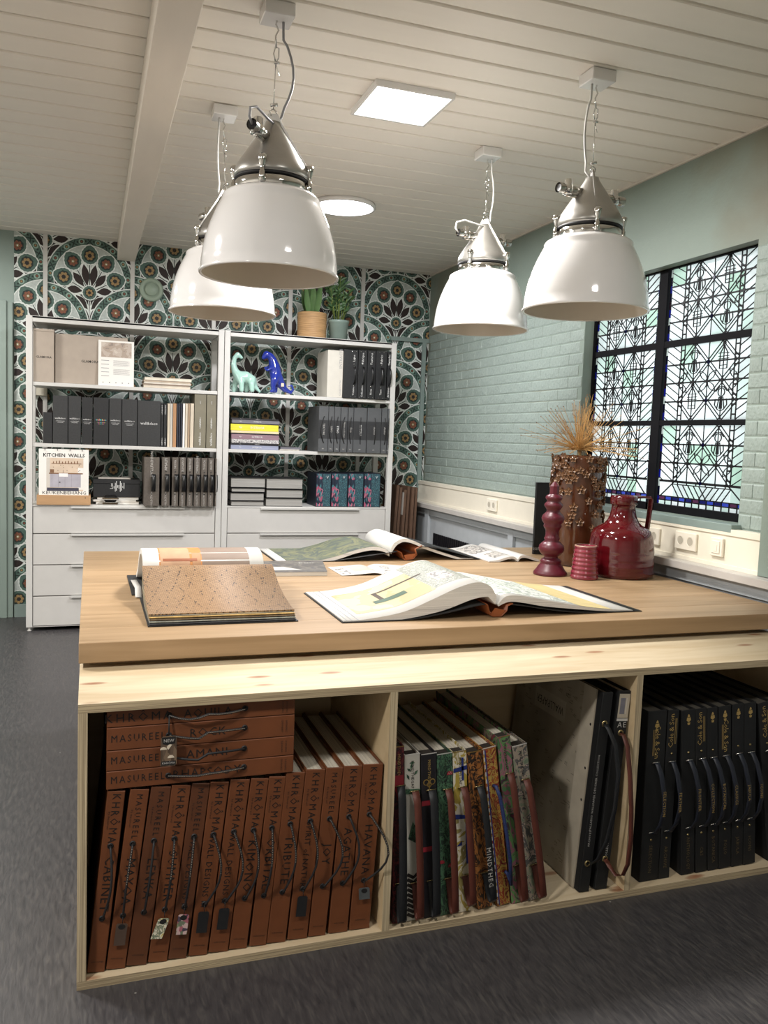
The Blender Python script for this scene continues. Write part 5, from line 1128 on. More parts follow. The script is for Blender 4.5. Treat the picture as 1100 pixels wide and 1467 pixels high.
# ------------------------------------------------------------------ open books
patch('photo_yellow', ['a0936a', 'b0a47a', 'bcb090'], (5, 5, 5), kind='noise'); patch('photo_damask', ['5d6158', '83867b', '9a9b93', '6b6e63', '8d8f84'], (34, 34, 34), kind='noise', dist=3); patch('photo_jungle', ['3e463c', '545a48', '6b6c50', '474f48', '5d624c', '3a443f'], (7, 7, 7), kind='noise', dist=1.2); patch('photo_leafy', ['a3aaa0', 'bfc2bb', '89938a', 'c9cac6', 'adb5a8'], (11, 11, 11), kind='noise', dist=2); patch('photo_grey', ['8f8a84', 'b1aca5', '6f6c69', 'c8c4bd'], (22, 22, 22), kind='noise', dist=1)
mat('page', 'c6c4bf', .55, var=.015); mat('cream_swatch', 'b8a878', .6); mat('tan_leather', '8a4a24', .5, var=.12); mat('tan_print', 'b08b6c', .6, var=.15); mat('orange_print', 'b5773c', .6, var=.2); mat('grey_print', '7d6b5d', .6, var=.08); mat('stem_dark', '3b2c1c', .6); mat('green_dark', '2f4a34', .5)
stripes('block_edge', ['8c8b88', 'd9d8d4', 'bdbbb6', 'e6e4e0', '9c9a96'], 900, 2)
def interp(pts, n):
    """resample a profile smoothly (catmull-rom in x,z)"""
    out = []; P_ = [pts[0]]+list(pts)+[pts[-1]]; m_ = len(pts)-1
    for i in range(m_):
        p0, p1, p2, p3 = P_[i:i+4]
        for k in range(n):
            q = k/n; out.append(tuple(.5*((2*p1[j])+(-p0[j]+p2[j])*q+(2*p0[j]-5*p1[j]+4*p2[j]-p3[j])*q*q+(-p0[j]+3*p1[j]-3*p2[j]+p3[j])*q**3) for j in (0, 1)))
    out.append(tuple(pts[-1])); return out
def at_s(prof, s):
    s = max(0, min(1, s))*(len(prof)-1); i = min(int(s), len(prof)-2); f = s-i
    return (prof[i][0]*(1-f)+prof[i+1][0]*f, prof[i][1]*(1-f)+prof[i+1][1]*f)
def patch_on(t, prof, y0, D_, s0, s1, w0, w1, m, lift=.0007, name='printed_picture', n=14, ax=0):
    """a printed area lying on the curved page: s along the profile, w across"""
    b = B(); vs = []
    for k in range(n+1):
        x, z = at_s(prof, s0+(s1-s0)*k/n); x2, z2 = at_s(prof, s0+(s1-s0)*k/n+.01); nx, nz = -(z2-z), (x2-x); l_ = math.hypot(nx, nz) or 1; x += nx/l_*lift; z += nz/l_*lift
        for w in (w0, w1): vs.append((x, y0+D_*w, z) if ax == 0 else (y0+D_*w, x, z))
    b.add(vs, [(2*k, 2*k+2, 2*k+3, 2*k+1) for k in range(n)], 0, True); return b.build(name, m, t)
# --- main open book in front
y0 = 2.738; Dp = .545
PX = lambda l, y: [(ony(420+a/2.115, 740+c/2.115, y).x, ony(420+a/2.115, 740+c/2.115, y).z) for a, c in l]
t = thing('open_book', 'large open sample book in front with a tan spine and curling white pages', 'book', (1.41, 3.0, T))
lt = interp(PX([(152, 319), (210, 313), (330, 290), (420, 252), (500, 215), (560, 199), (598, 212), (616, 243)], y0), 5); 
lt = [(x, max(z, T+.007)) for x, z in lt]
lb = interp(PX([(152, 324), (215, 320), (330, 312), (450, 286), (540, 252), (585, 243), (598, 250), (612, 266)], y0), 5); lb = [(x, max(T+.0035, min(z, lt[i][1]-.002))) for i, (x, z) in enumerate(lb)]
b = B(); b.strip([(x, y0, z) for x, z in lt], [(x, y0, z) for x, z in lb], (0, Dp, 0), 0, 1, 0); b.build('page_block', ['page', 'block_edge'], t)
rt = interp(PX([(620, 268), (634, 250), (652, 240), (690, 240), (760, 252), (850, 268), (935, 279), (1028, 284)], y0), 5); rt = [(x, max(z, T+.006)) for x, z in rt]
rb = interp(PX([(622, 272), (642, 262), (664, 258), (700, 262), (760, 272), (850, 280), (935, 286), (1028, 289)], y0), 5); rb = [(x, max(T+.0035, min(z, rt[i][1]-.0015))) for i, (x, z) in enumerate(rb)]
b = B(); b.strip([(x, y0, z) for x, z in rt], [(x, y0, z) for x, z in rb], (0, Dp, 0), 0, 1, 0); b.build('page_block', ['page', 'block_edge'], t)
cl = interp([(lt[0][0]-.006, T+.0028), (1.05, T+.003), (1.2, T+.022), (1.32, T+.045), (1.365, T+.05)], 5)
cl = [(x, max(z, T+.0029)) for x, z in cl]; b = B(); b.strip([(x, y0-.006, z) for x, z in cl], [(x, y0-.006, z-.0026) for x, z in cl], (0, Dp+.012, 0)); o = b.build('cover', 'black_card', t); 
cr = interp([(1.47, T+.046), (1.52, T+.04), (1.66, T+.018), (1.8, T+.005), (2.045, T+.003)], 5)
cr = [(x, max(z, T+.0029)) for x, z in cr]; b = B(); b.strip([(x, y0-.006, z) for x, z in cr], [(x, y0-.006, z-.0026) for x, z in cr], (0, Dp+.012, 0)); b.build('cover', 'black_card', t)
b = B(); spn = [(1.362, T+.052), (1.372, T+.046), (1.385, T+.010), (1.395, T+.0025), (1.43, T+.0025), (1.452, T+.022), (1.455, T+.040), (1.475, T+.048)]
b.strip([(x, y0-.008, z+.0026) for x, z in spn], [(x, y0-.008, z) for x, z in spn], (0, Dp+.016, 0)); b.prism([(1.388, y0-.006, T+.010), (1.395, y0-.006, T+.0055), (1.428, y0-.006, T+.0055), (1.447, y0-.006, T+.024), (1.405, y0-.006, T+.034)], (0, .006, 0)); b.build('spine', 'tan_leather', t)
patch_on(t, lt, y0, Dp, .15, .50, .16, .80, 'photo_yellow'); patch_on(t, lt, y0, Dp, .50, .76, .18, .97, 'photo_damask'); 
patch_on(t, lt, y0, Dp, .56, .68, .30, .55, 'photo_grey', .0012)
patch_on(t, lt, y0, Dp, .25, .40, .34, .42, 'green_dark', .0014, 'printed_picture', 6); patch_on(t, lt, y0, Dp, .28, .55, .60, .63, 'stem_dark', .0013, 'printed_picture', 8); patch_on(t, lt, y0, Dp, .28, .30, .38, .62, 'stem_dark', .0013, 'printed_picture', 3)
for s in (.04, .08, .12): patch_on(t, lt, y0, Dp, s, s+.006, .0, 1, 'ink_grey', .0009, 'page_line', 2)
patch_on(t, rt, y0, Dp, .20, .76, .06, .94, 'photo_leafy'); patch_on(t, rt, y0, Dp, .74, .90, .0, 1.0, 'cream_swatch', .0011)
# --- jungle book at the back
y1 = 4.13; Dq = .455
PB = lambda l: [(ony(360+a/4.583, 745+c/4.583, y1).x, ony(360+a/4.583, 745+c/4.583, y1).z) for a, c in l]
t = thing('open_book', 'open sample book at the back of the table with a green jungle picture', 'book', (1.55, 4.35, T))
lt = interp(PB([(168, 284), (230, 272), (420, 268), (560, 238), (690, 196), (800, 176), (880, 190), (906, 216)]), 5); lt = [(x, max(z, T+.008)) for x, z in lt]
lb = [(x, max(T+.0035, z-.016-.004*math.sin(i))) for i, (x, z) in enumerate(lt)]; lb = [(x, max(T+.0035, z-.018)) for x, z in lt]
b = B(); b.strip([(x, y1, z) for x, z in lt], [(x, y1, z) for x, z in lb], (0, Dq, 0), 0, 1, 0); b.build('page_block', ['page', 'block_edge'], t)
rt = interp(PB([(914, 216), (920, 180), (945, 145), (1000, 122), (1070, 138), (1160, 180), (1330, 236), (1420, 262), (1460, 268)]), 5); rt = [(x, max(z, T+.007)) for x, z in rt]
rb = interp(PB([(918, 224), (936, 190), (962, 160), (1005, 144), (1070, 158), (1160, 198), (1330, 252), (1420, 272), (1460, 280)]), 5); rb = [(x, max(T+.0035, min(z, rt[i][1]-.002))) for i, (x, z) in enumerate(rb)]
b = B(); b.strip([(x, y1, z) for x, z in rt], [(x, y1, z) for x, z in rb], (0, Dq, 0), 0, 1, 0); b.build('page_block', ['page', 'block_edge'], t)
cl = interp([(lt[0][0]-.008, T+.0028), (1.15, T+.003), (1.36, T+.028), (1.53, T+.05)], 5)
cl = [(x, max(z, T+.0029)) for x, z in cl]; b = B(); b.strip([(x, y1-.006, z) for x, z in cl], [(x, y1-.006, z-.0026) for x, z in cl], (0, Dq+.012, 0)); b.build('cover', 'black_card', t)
cr = interp([(1.665, T+.075), (1.74, T+.07), (1.9, T+.03), (1.98, T+.008), (2.015, T+.004)], 5)
cr = [(x, max(z, T+.0029)) for x, z in cr]; b = B(); b.strip([(x, y1-.006, z) for x, z in cr], [(x, y1-.006, z-.0026) for x, z in cr], (0, Dq+.012, 0)); b.build('cover', 'black_card', t)
b = B(); spn = [(1.53, T+.052), (1.555, T+.040), (1.565, T+.008), (1.575, T+.003), (1.62, T+.008), (1.64, T+.030), (1.632, T+.06), (1.668, T+.078)]
b.strip([(x, y1-.008, z+.003) for x, z in spn], [(x, y1-.008, z) for x, z in spn], (0, Dq+.016, 0)); b.prism([(1.568, y1-.006, T+.028), (1.577, y1-.006, T+.007), (1.618, y1-.006, T+.012), (1.634, y1-.006, T+.036)], (0, .006, 0)); b.build('spine', 'tan_leather', t)
patch_on(t, lt, y1, Dq, .14, 1.0, .0, 1.0, 'photo_jungle', .0008, n=30)
for s in (.03, .07, .10): patch_on(t, lt, y1, Dq, s, s+.006, 0, 1, 'ink_grey', .0009, 'page_line', 2)
# --- magazine at the back right
y2 = 4.03; Dm = .52
t = thing('magazine', 'open magazine lying at the back right of the table with grey pictures', 'magazine', (2.2, 4.3, T))
l1 = interp([(2.022, T+.006), (2.07, T+.010), (2.13, T+.026), (2.17, T+.028), (2.19, T+.012)], 5); l2 = [(x, max(T+.0006, z-.012)) for x, z in l1]
b = B(); b.strip([(x, y2, z) for x, z in l1], [(x, y2, z) for x, z in l2], (0, Dm, 0), 0, 1, 0); b.build('page_block', ['page', 'block_edge'], t)
r1 = interp([(2.194, T+.012), (2.21, T+.032), (2.245, T+.034), (2.30, T+.018), (2.325, T+.010)], 5); r2 = [(x, max(T+.0006, z-.014)) for x, z in r1]
b = B(); b.strip([(x, y2, z) for x, z in r1], [(x, y2, z) for x, z in r2], (0, Dm*.98, 0), 0, 1, 0); b.build('page_block', ['page', 'block_edge'], t)
patch_on(t, l1, y2, Dm, .10, .75, .48, .92, 'photo_grey', .0008); patch_on(t, l1, y2, Dm, .30, .80, .12, .40, 'photo_grey', .0008)
# --- loose sheets in front of the magazine / right of the jungle book
o = B(); o.prism([(1.86, 4.46, T+.0), (2.0, 4.585, T), (1.92, 4.59, T), (1.80, 4.50, T)], (0, 0, .002)); 
# --- dark brochure and white leaflet
t = thing('brochure', 'flat dark grey brochure beside the woven sample book', 'brochure', (.92, 3.9, T))
q = [(.70, 3.715), (1.032, 3.70), (1.10, 4.04), (.72, 4.06)]
b = B(); b.prism([(x, y, T) for x, y in q], (0, 0, .018)); b.build('pages', 'page_edges', t); b = B(); b.prism([(x, y, T+.0183) for x, y in q], (0, 0, .0012)); b.build('cover', patch('brochure_photo', ['3a3836', '4c4945', '5e5a53', '34333a'], (9, 9, 9), kind='noise', dist=1), t)
B().poly([(.80, 3.76, T+.0199), (.93, 3.76, T+.0199), (.86, 3.86, T+.0199), (.78, 3.86, T+.0199)]).build('printed_picture', 'ink_silver', t); B().text('Decor', (1.0, 3.97, T+.0199), (1, 0, 0), (0, 1, 0), .03).build('lettering', 'ink_white', t)
t = thing('leaflet', 'small open white leaflet with pictures beside the dark brochure', 'leaflet', (1.32, 3.83, T))
l1 = interp([(1.10, T+.002), (1.18, T+.006), (1.26, T+.012), (1.30, T+.003)], 5); l2 = [(x, max(T+.0003, z-.002)) for x, z in l1]; b = B(); b.strip([(x, 3.69, z) for x, z in l1], [(x, 3.69, z) for x, z in l2], (0, .25, 0)); b.build('page', 'page', t)
r1 = interp([(1.302, T+.003), (1.34, T+.014), (1.42, T+.010), (1.50, T+.002)], 5); r2 = [(x, max(T+.0003, z-.002)) for x, z in r1]; b = B(); b.strip([(x, 3.70, z) for x, z in r1], [(x, 3.70, z) for x, z in r2], (0, .24, 0)); b.build('page', 'page', t)
patch_on(t, l1, 3.69, .25, .35, .85, .3, .9, mat('pink_print', 'b09a90', .6)); 
for w in (.1, .35, .6): patch_on(t, l1, 3.69, .25, .08, .26, w, w+.15, 'photo_grey'); patch_on(t, r1, 3.70, .24, .2+w*.2, .42+w*.2, w, w+.18, 'photo_grey')
patch_on(t, r1, 3.70, .24, .55, .95, .05, .35, 'brochure_photo')
# --- woven grasscloth sample book, front left; spine runs left to right
xa, xb = .183, .673
m = bpy.data.materials.new('woven_straw'); m.use_nodes = True; MATS['woven_straw'] = m; nt, n, l, p = nodes(m)
mp = mapping(n, l, (95, 95, 95), (0, 0, .25)); ck = n.new('ShaderNodeTexBrick'); ck.offset = .5; ck.inputs['Scale'].default_value = 1; ck.inputs['Brick Width'].default_value = 1.3; ck.inputs['Row Height'].default_value = .55; ck.inputs['Mortar Size'].default_value = .07
ck.inputs['Color1'].default_value = (*lin('8c6c49'), 1); ck.inputs['Color2'].default_value = (*lin('9c7c58'), 1); ck.inputs['Mortar'].default_value = (*lin('4b3522'), 1); l.new(mp.outputs[0], ck.inputs['Vector'])
mp2 = mapping(n, l, (7, 7, 7), (0, 0, .5)); w1 = n.new('ShaderNodeTexChecker'); w1.inputs['Scale'].default_value = 1; nz = n.new('ShaderNodeTexNoise'); nz.inputs['Scale'].default_value = 14
mp3 = mapping(n, l, (10, 3.4, 3), (0, 0, .75)); wv = n.new('ShaderNodeTexWave'); wv.wave_type = 'BANDS'; wv.inputs['Scale'].default_value = .8; l.new(mp3.outputs[0], wv.inputs['Vector']); mp4 = mapping(n, l, (10, 3.4, 3), (0, 0, -.75)); wv2 = n.new('ShaderNodeTexWave'); wv2.inputs['Scale'].default_value = .8; l.new(mp4.outputs[0], wv2.inputs['Vector'])
mn = n.new('ShaderNodeMath'); mn.operation = 'MINIMUM'; l.new(wv.outputs['Fac'], mn.inputs[0]); l.new(wv2.outputs['Fac'], mn.inputs[1]); rr = ramp(n, [(0, (1, 1, 1)), (.02, (1, 1, 1)), (.04, (0, 0, 0))]); l.new(mn.outputs[0], rr.inputs[0])
mpd = mapping(n, l, (110, 60, 60), (0, 0, .3)); dn = n.new('ShaderNodeTexVoronoi'); l.new(mpd.outputs[0], dn.inputs['Vector']); dn.inputs['Scale'].default_value = 1; r5 = ramp(n, [(0, (1, 1, 1)), (.32, (1, 1, 1)), (.4, (0, 0, 0))]); l.new(dn.outputs['Distance'], r5.inputs[0])
mu = n.new('ShaderNodeMath'); mu.operation = 'MULTIPLY'; l.new(rr.outputs[0], mu.inputs[0]); l.new(r5.outputs[0], mu.inputs[1])
mx = n.new('ShaderNodeMix'); mx.data_type = 'RGBA'; l.new(mu.outputs[0], mx.inputs['Factor']); l.new(ck.outputs['Color'], mx.inputs['A']); mx.inputs['B'].default_value = (*lin('3f2c1c'), 1); l.new(mx.outputs['Result'], p.inputs['Base Color']); p.inputs['Roughness'].default_value = .6
bb = n.new('ShaderNodeBump'); bb.inputs['Strength'].default_value = .4; bb.inputs['Distance'].default_value = .002; l.new(ck.outputs['Fac'], bb.inputs['Height']); bb.invert = True; l.new(bb.outputs[0], p.inputs['Normal'])
stripes('swatch_edge', ['5c5a4c', 'a08a5c', '3c3e44', '8f8d7f', 'c0a878'], 420, 2)
t = thing('open_book', 'open sample book with a woven straw swatch on top, front left of the table', 'book', (.43, 3.2, T))
H0 = ony(203, 812, 3.22).z
fp = interp([(2.818, T+.032), (2.87, T+.034), (2.98, T+.050), (3.10, T+.080), (3.20, H0-.004), (3.235, H0)], 5); fb = [(y, T+.004 if y < 3.1 else T+.004+(y-3.1)*.3) for y, z in fp]
def SX(b, top, bot, x, d, mm=0, me=None, mt=None): b.strip([(x, y, z) for y, z in top], [(x, y, z) for y, z in bot], (d, 0, 0), mm, me, mt)
# stack of swatches: each leaf set back a little at the front edge
b = B(); SX(b, [(y, z-.003) for y, z in fp], fb, xa+.002, xb-xa-.004, 0, 0, 0); b.build('swatch_block', 'swatch_edge', t)
for k, (s, cc) in enumerate((('a98a50', 0), ('6b5a44', 1), ('8f9186', 2), ('3b3c3e', 3))):
    z = T+.026-k*.006; b = B(); b.box(xa+.001, xb-.001-.0, 2.812-k*.006-.004, 2.84, z-.003, z); b.build('swatch', mat('swatch%d' % k, s, .7, var=.3, scale=(60, 4, 4)), t)
b = B(); SX(b, [(y, z+.0015) for y, z in fp[1:]], [(y, z-.0025) for y, z in fp[1:]], xa, xb-xa); b.build('woven_swatch', 'woven_straw', t)
B().box(xa-.004, xb+.006, 2.785, 3.32, T, T+.003).build('cover', 'black_card', t)
# rear half: pages rolled over, printed with an interior photo
rp = interp([(3.255, H0-.03), (3.275, H0+.012), (3.33, H0+.040), (3.42, H0+.043), (3.52, H0+.012), (3.62, T+.07), (3.74, T+.02)], 5)
rb = [(y, max(T+.006, z-.022)) for y, z in rp]
b = B(); SX(b, rp, rb, xa+.006, xb-xa-.03, 0, 1, 0); b.build('page_block', ['page', 'block_edge'], t)
def px_(s0, s1, a, c, m_, lift=.0008): return patch_on(t, rp, xa+.006, xb-xa-.03, s0, s1, a, c, m_, lift, ax=1)
px_(0.0, .95, .13, .48, 'orange_print'); px_(0.0, .95, .48, .88, 'grey_print'); px_(.05, .45, .14, .38, 'tan_print', .0012); px_(.1, .3, .40, .47, 'k_wood', .0012); px_(.16, .2, .16, .44, 'tan_leather', .0016)
B().box(xa-.03, xb-.02, 3.34, 3.80, T, T+.0035).build('cover', 'black_card', t)
b = B(); b.strip([(xa-.02, 3.28, T+.005), (xa-.018, 3.36, T+.03), (xa-.02, 3.5, T+.02), (xa-.02, 3.66, T+.006)], [(xa-.02, 3.28, T+.0035), (xa-.018, 3.36, T+.026), (xa-.02, 3.5, T+.016), (xa-.02, 3.66, T+.0042)], (.024, 0, 0)); b.build('endpaper', 'page', t)

# ================================================================== books in the storage box
mat('cognac', '653719', .6, var=.16, scale=(9, 9, 9)); mat('cognac_dark', '542d14', .6, var=.15, scale=(9, 9, 9)); mat('cord_black', '1a1a1c', .6); mat('cord_fleck', '8c8273', .6); mat('brown_strap', '53261a', .55, var=.25, scale=(14, 14, 14)); mat('black_strap', '15171a', .55, var=.2); mat('navy_strap', '171c28', .5, var=.2); mat('black_linen', '08090a', .7, var=.25, scale=(60, 60, 60)); mat('brass', '9a8a62', .25, .9)
ZFL = TH+.0006; YBK = 2.292; BD = .50
def leaning(name, lab, group, bl, br, tl, m, ztop=None, y=YBK, depth=BD, mp='page_edges_x', vb=1350, vt=None, hmax=None, nxt=None, xlim=None):
    """book whose spine foot spans bl..br and whose spine head starts at tl (all measured on its plane)"""
    xb0, xb1 = ony(bl, vb, y).x, ony(br, vb, y).x; p = ony(tl[0], tl[1], y); h = math.hypot(p.z-ZFL, p.x-xb0); lean = math.atan2(p.x-xb0, p.z-ZFL)
    w = (xb1-xb0)*math.cos(lean)-.0012
    if nxt: w = min(w, (ony(nxt[0], nxt[1], y).x-p.x)*math.cos(lean)-.0012)
    if lab.startswith('tallest'): w -= .005
    if hmax: h = min(h, (hmax-ZFL-w*abs(math.sin(lean)))/math.cos(lean))
    if xlim:
        lo, hi = min(xb0, xb0+h*math.sin(lean)), max(xb0+w*math.cos(lean), xb0+w*math.cos(lean)+h*math.sin(lean))
        if lo < xlim[0]: d_ = xlim[0]-lo; xb0 += d_; w -= d_+.001; hi -= .001
        if hi > xlim[1]: w -= hi-xlim[1]
    t = thing(name, lab, 'book', (xb0, y, ZFL+(w*math.sin(lean) if lean > 0 else 0)), group, local=True); t.rotation_euler = (0, lean, 0)
    bt = .0035
    b = B(); b.cbox(0, w, 0, .005, 0, h, .0014); b.box(0, bt, .005, depth, 0, h); b.box(w-bt, w, .005, depth, 0, h); b.build('cover', m, t)
    b = B(); b.box(bt+.0004, w-bt-.0004, .0056, depth-.01, .003, h-.009); b.build('pages', mp, t)
    return t, w, h
def eyelet(t, x, z, m='gasket', r=.0085):
    b = B(); b.lathe([(r, -.0004), (r*.85, -.003), (r*.5, -.0032), (r*.45, -.001)], (x, 0, z), 14, axis='y'); return b.build('eyelet', m, t)
def cord(t, x, z0, z1, bow, out=.022, r=.0033, flecks=True):
    pts = [(x, -.001, z0), (x+bow*.12, -.010, z0+(z1-z0)*.03)]+[(x+bow*math.sin(PI*q/8), -.006-out*math.sin(PI*q/8), z0+(z1-z0)*q/8) for q in range(1, 8)]+[(x+bow*.12, -.010, z1-(z1-z0)*.03), (x, -.001, z1)]
    B().tube(pts, r, 7).build('cord', 'cord_black', t)
    if flecks:
        b = B(); P = [Vector(p) for p in pts[len(pts)//2:]]
        for a, c in zip(P[:-1], P[1:]):
            n_ = max(1, int((c-a).length/.006))
            for q in range(n_):
                p = a.lerp(c, (q+.2)/n_); p2 = a.lerp(c, (q+.6)/n_); o_ = Vector((-.0004, -r*.92, 0)); b.bar(p+o_, p2+o_, .0018, .001)
        o = b.build('cord_flecks', 'cord_fleck', t); o['kind'] = 'stuff'
def letter(t, s, x, z, size, m='ink_black', mode='d', y=-.0008, space=1.25, sx=1.0):
    b = B()
    if mode == 'd': b.text(s, (x, y, z), (0, 0, -1), (1, 0, 0), size, space=space, sx=sx)
    elif mode == 'u': b.text(s, (x, y, z), (0, 0, 1), (-1, 0, 0), size, space=space, sx=sx)
    else: b.text(s, (x, y, z), (1, 0, 0), (0, 0, 1), size, space=space, sx=sx)
    return b.build('lettering', m, t)
patch('tag_wood', ['5a4a3c', '6f5d4b', '4a3c30'], (120, 10, 30)); patch('tag_yellow', ['c9b75a', 'd8d2bf', '6f7a64', 'b0a98e'], (90, 90, 60), kind='noise', dist=2); patch('tag_pink', ['a2606c', '7c8a6c', '4b4150', 'c2a7a4', '6a7460'], (110, 90, 80))
def hang_tag(t, x, z, m, hl=.045, w=.026, lab=None, tilt=0):
    b = B(); b.tube([(x, -.004, z), (x+.001, -.008, z-.018)], .0012, 5); b.build('tag_string', 'cord_black', t)
    b = B(); q = [(-w/2, -.004), (-w/2+.004, 0), (w/2-.004, 0), (w/2, -.004), (w/2, -hl), (-w/2, -hl)]
    b.prism([(x+a+tilt*c, -.009-abs(tilt)*.02, z-.018+c) for a, c in q], (0, .0012, 0)); o = b.build('hang_tag', m, t)
    if m not in ('black_card',): 
        q = B(); q.prism([(x+a+tilt*(-.009+c), -.0096-abs(tilt)*.02, z-.018-.009+c) for a, c in circ(0, 0, .0075, 10, sx=1.3)], (0, .0004, 0)); q.build('tag_badge', 'print_black', t)
# stacked four on top
ys = 2.288; xs0, xs1 = ony(152.6, 1080, ys).x, ony(421, 1070, ys).x
zs = [ony(152.4, v, ys).z for v in (1132.5, 1105.8, 1076.5, 1043.5, 1016.0)]; zs[4] = min(zs[4], PTOP-TH-.004)
SPN = [('MASUREEL', 'RHAPSODY', 'lowest'), ('MASUREEL', 'AMANI', 'second from the bottom'), ('MASUREEL', 'ROCK', 'second from the top'), ('KHRÔMA', 'AQUILA', 'topmost')]
for k, (br_, ti, pos) in enumerate(SPN):
    z0, z1 = zs[k]+.0008, zs[k+1]-.0012; L = xs1-xs0
    lab = {0: 'tan sample book lying flat, lowest of the four, spine lettering crossed by a cord', 1: 'tan sample book lying flat, second from the bottom of four', 2: 'tan sample book lying flat, second from the top, behind the small wooden tag', 3: 'topmost tan sample book lying flat, with the hanging wooden tag on its cord'}[k]
    t = thing('sample_book', lab, 'book', (xs0+L/2, ys, z0), 'tan corded sample books lying flat', local=True)
    h = z1-z0; b = B(); b.cbox(-L/2, L/2, 0, .005, 0, h, .0015); b.box(-L/2, L/2, .005, BD, 0, .0035); b.box(-L/2, L/2, .005, BD, h-.0035, h); b.build('cover', 'cognac', t)
    B().box(-L/2+.008, L/2-.008, .0055, BD-.01, .004, h-.004).build('pages', 'page_edges', t)
    letter(t, br_, -L/2+L*.158, h*.5, .034 if k == 3 else .028, mode='h', space=1.35, sx=.85 if k < 3 else 1)
    letter(t, ti, -L/2+L*.52, h*.5, .033, mode='h', space=1.15); 
    for q in range(2): letter(t, 'DESIGNS', L/2-L*.07+q*.012, h*.5, .007, mode='d')
    xa, xc = -L/2+L*.315, -L/2+L*.72; zc = h*.5+(.012 if k in (3, 2) else 0)
    eyelet(t, xa, h*.5); eyelet(t, xc, h*.5+.004)
    pts = [(xa+(xc-xa)*q/8, -.004-.018*math.sin(PI*q/8), h*.5+(-.012 if q < 4 else .004)*math.sin(PI*q/4 if k == 3 else PI*q/8)*(1 if k in (3, 2, 1) else .2)+.004*q/8) for q in range(9)]
    B().tube([(xa, -.001, h*.5)]+pts+[(xc, -.001, h*.5+.004)], .0034, 7).build('cord', 'cord_black', t)
    if k in (3, 2, 0):
        b = B()
        for q in range(46):
            f = 8*q/46.; i = min(int(f), 7); p = Vector(pts[i]).lerp(Vector(pts[i+1]), f-i); p2 = p+Vector((.003, 0, 0)); b.bar(p+Vector((0, -.0031, .0005)), p2+Vector((0, -.0031, .0005)), .0016, .001)
        o = b.build('cord_flecks', 'cord_fleck', t); o['kind'] = 'stuff'
    if k == 3:
        B().tube([(xa, -.006, h*.5), (xa-.002, -.02, h*.5-.055)], .0022, 5).build('tag_string', 'cord_black', t)
        b = B(); w_, hl = .042, .082; zt_ = h*.5-.050; q = [(-w_/2, -.006), (-w_/2+.006, 0), (w_/2-.006, 0), (w_/2, -.006), (w_/2, -hl+.004), (w_/2-.004, -hl), (-w_/2, -hl)]; b.prism([(xa-.002+a, -.026, zt_+c) for a, c in q], (0, .002, 0)); b.build('hang_tag', 'tag_wood', t)
        b = B(); b.poly([(xa-.002+a, -.0264, zt_+c) for a, c in [(-.019, -.002), (.019, -.002), (.016, -.020), (0, -.026), (-.016, -.020)][::-1]]); b.build('tag_badge', 'print_black', t); B().poly([(xa-.021, -.0264, zt_-.080), (xa+.017, -.0264, zt_-.080), (xa+.017, -.0264, zt_-.068), (xa-.021, -.0264, zt_-.068)]).build('tag_badge', 'print_black', t)
        letter(t, 'NEW', xa-.002, zt_-.012, .012, 'ink_silver', 'h', -.0268, 1.0); letter(t, 'KHRÔMA', xa-.002, zt_-.074, .008, 'ink_silver', 'h', -.0268, 1.0)
        b = B()
        for (ex, ez, a0) in ((-.014, -.036, 0), (.004, -.030, 1), (.006, -.060, 0)): b.poly([(xa-.002+ex+.009*math.cos(a0+PI*i/6), -.0265, zt_+ez+.008*math.sin(a0+PI*i/6)) for i in range(7)])
        b.build('tag_print', 'k_cream', t)
# upright row
B1 = [(121, 151, (151, 1136), 'KHRÔMA', 'CABINET', .012), (152, 180, (187, 1133.7), 'MASUREEL', 'MAYOA', -.004), (181, 211, (217, 1130), 'MASUREEL', 'LENKA', .0), (212, 240, (246.5, 1128), 'KHRÔMA', 'SUMMER', .001), (241, 269, (275.5, 1125), 'MASUREEL', 'WALL DESIGNS IV', -.001), (270, 297, (302, 1123), 'KHRÔMA', 'WALL DESIGNS III', .030), (298.5, 327, (330.5, 1119.5), 'KHRÔMA', 'WALL DESIGNS II', .034), (328, 356, (360, 1118), 'KHRÔMA', 'KIMONO', .022), (357, 381.5, (386, 1115), 'KHRÔMA', 'ORBITAL', .006), (382, 410.5, (411, 1107), 'KHRÔMA', 'TRIBUTE', .022), (411.5, 440, (438.5, 1105), 'KHRÔMA', 'SPIRIT of NATURE', .026), (441.5, 469, (467.5, 1102), 'MASUREEL', 'JOY', .044), (470, 498.5, (492.5, 1099.5), 'KHRÔMA', 'AGATHE', .034), (500, 529, (520.5, 1097), 'KHRÔMA', 'HAVANA', .052)]
SL = ['leaning tan sample book at the far left of the upright row, with a plain cord', 'leaning tan sample book, second from the left, with a faded brown tag', 'leaning tan sample book, third from the left, without a tag', 'leaning tan sample book, fourth from the left, with a yellow picture tag', 'leaning tan sample book, fifth from the left, with a pink flowery tag', 'tan sample book with a black tag, the left one of two neighbours so tagged', 'tan sample book with a black tag, the right one of two neighbours so tagged', 'untagged tan sample book just right of the two black tagged ones', 'tan sample book with a narrow spine, second right of the two black tagged ones', 'tan sample book just left of the lone black tagged one', 'tan sample book with a lone black tag in the right half of the row', 'tan sample book with the shortest title, next to the lone black tagged one', 'tan sample book, second from the right end of the upright row', 'tan sample book at the right end of the row, grey tag, against the divider']
TG = {1: 'box_taupe_d', 3: 'tag_yellow', 4: 'tag_pink', 5: 'black_card', 6: 'black_card', 10: 'black_card', 13: 'grey_tag'}
mat('box_taupe_d', '4a3a30', .6); mat('grey_tag', '4c5051', .6)
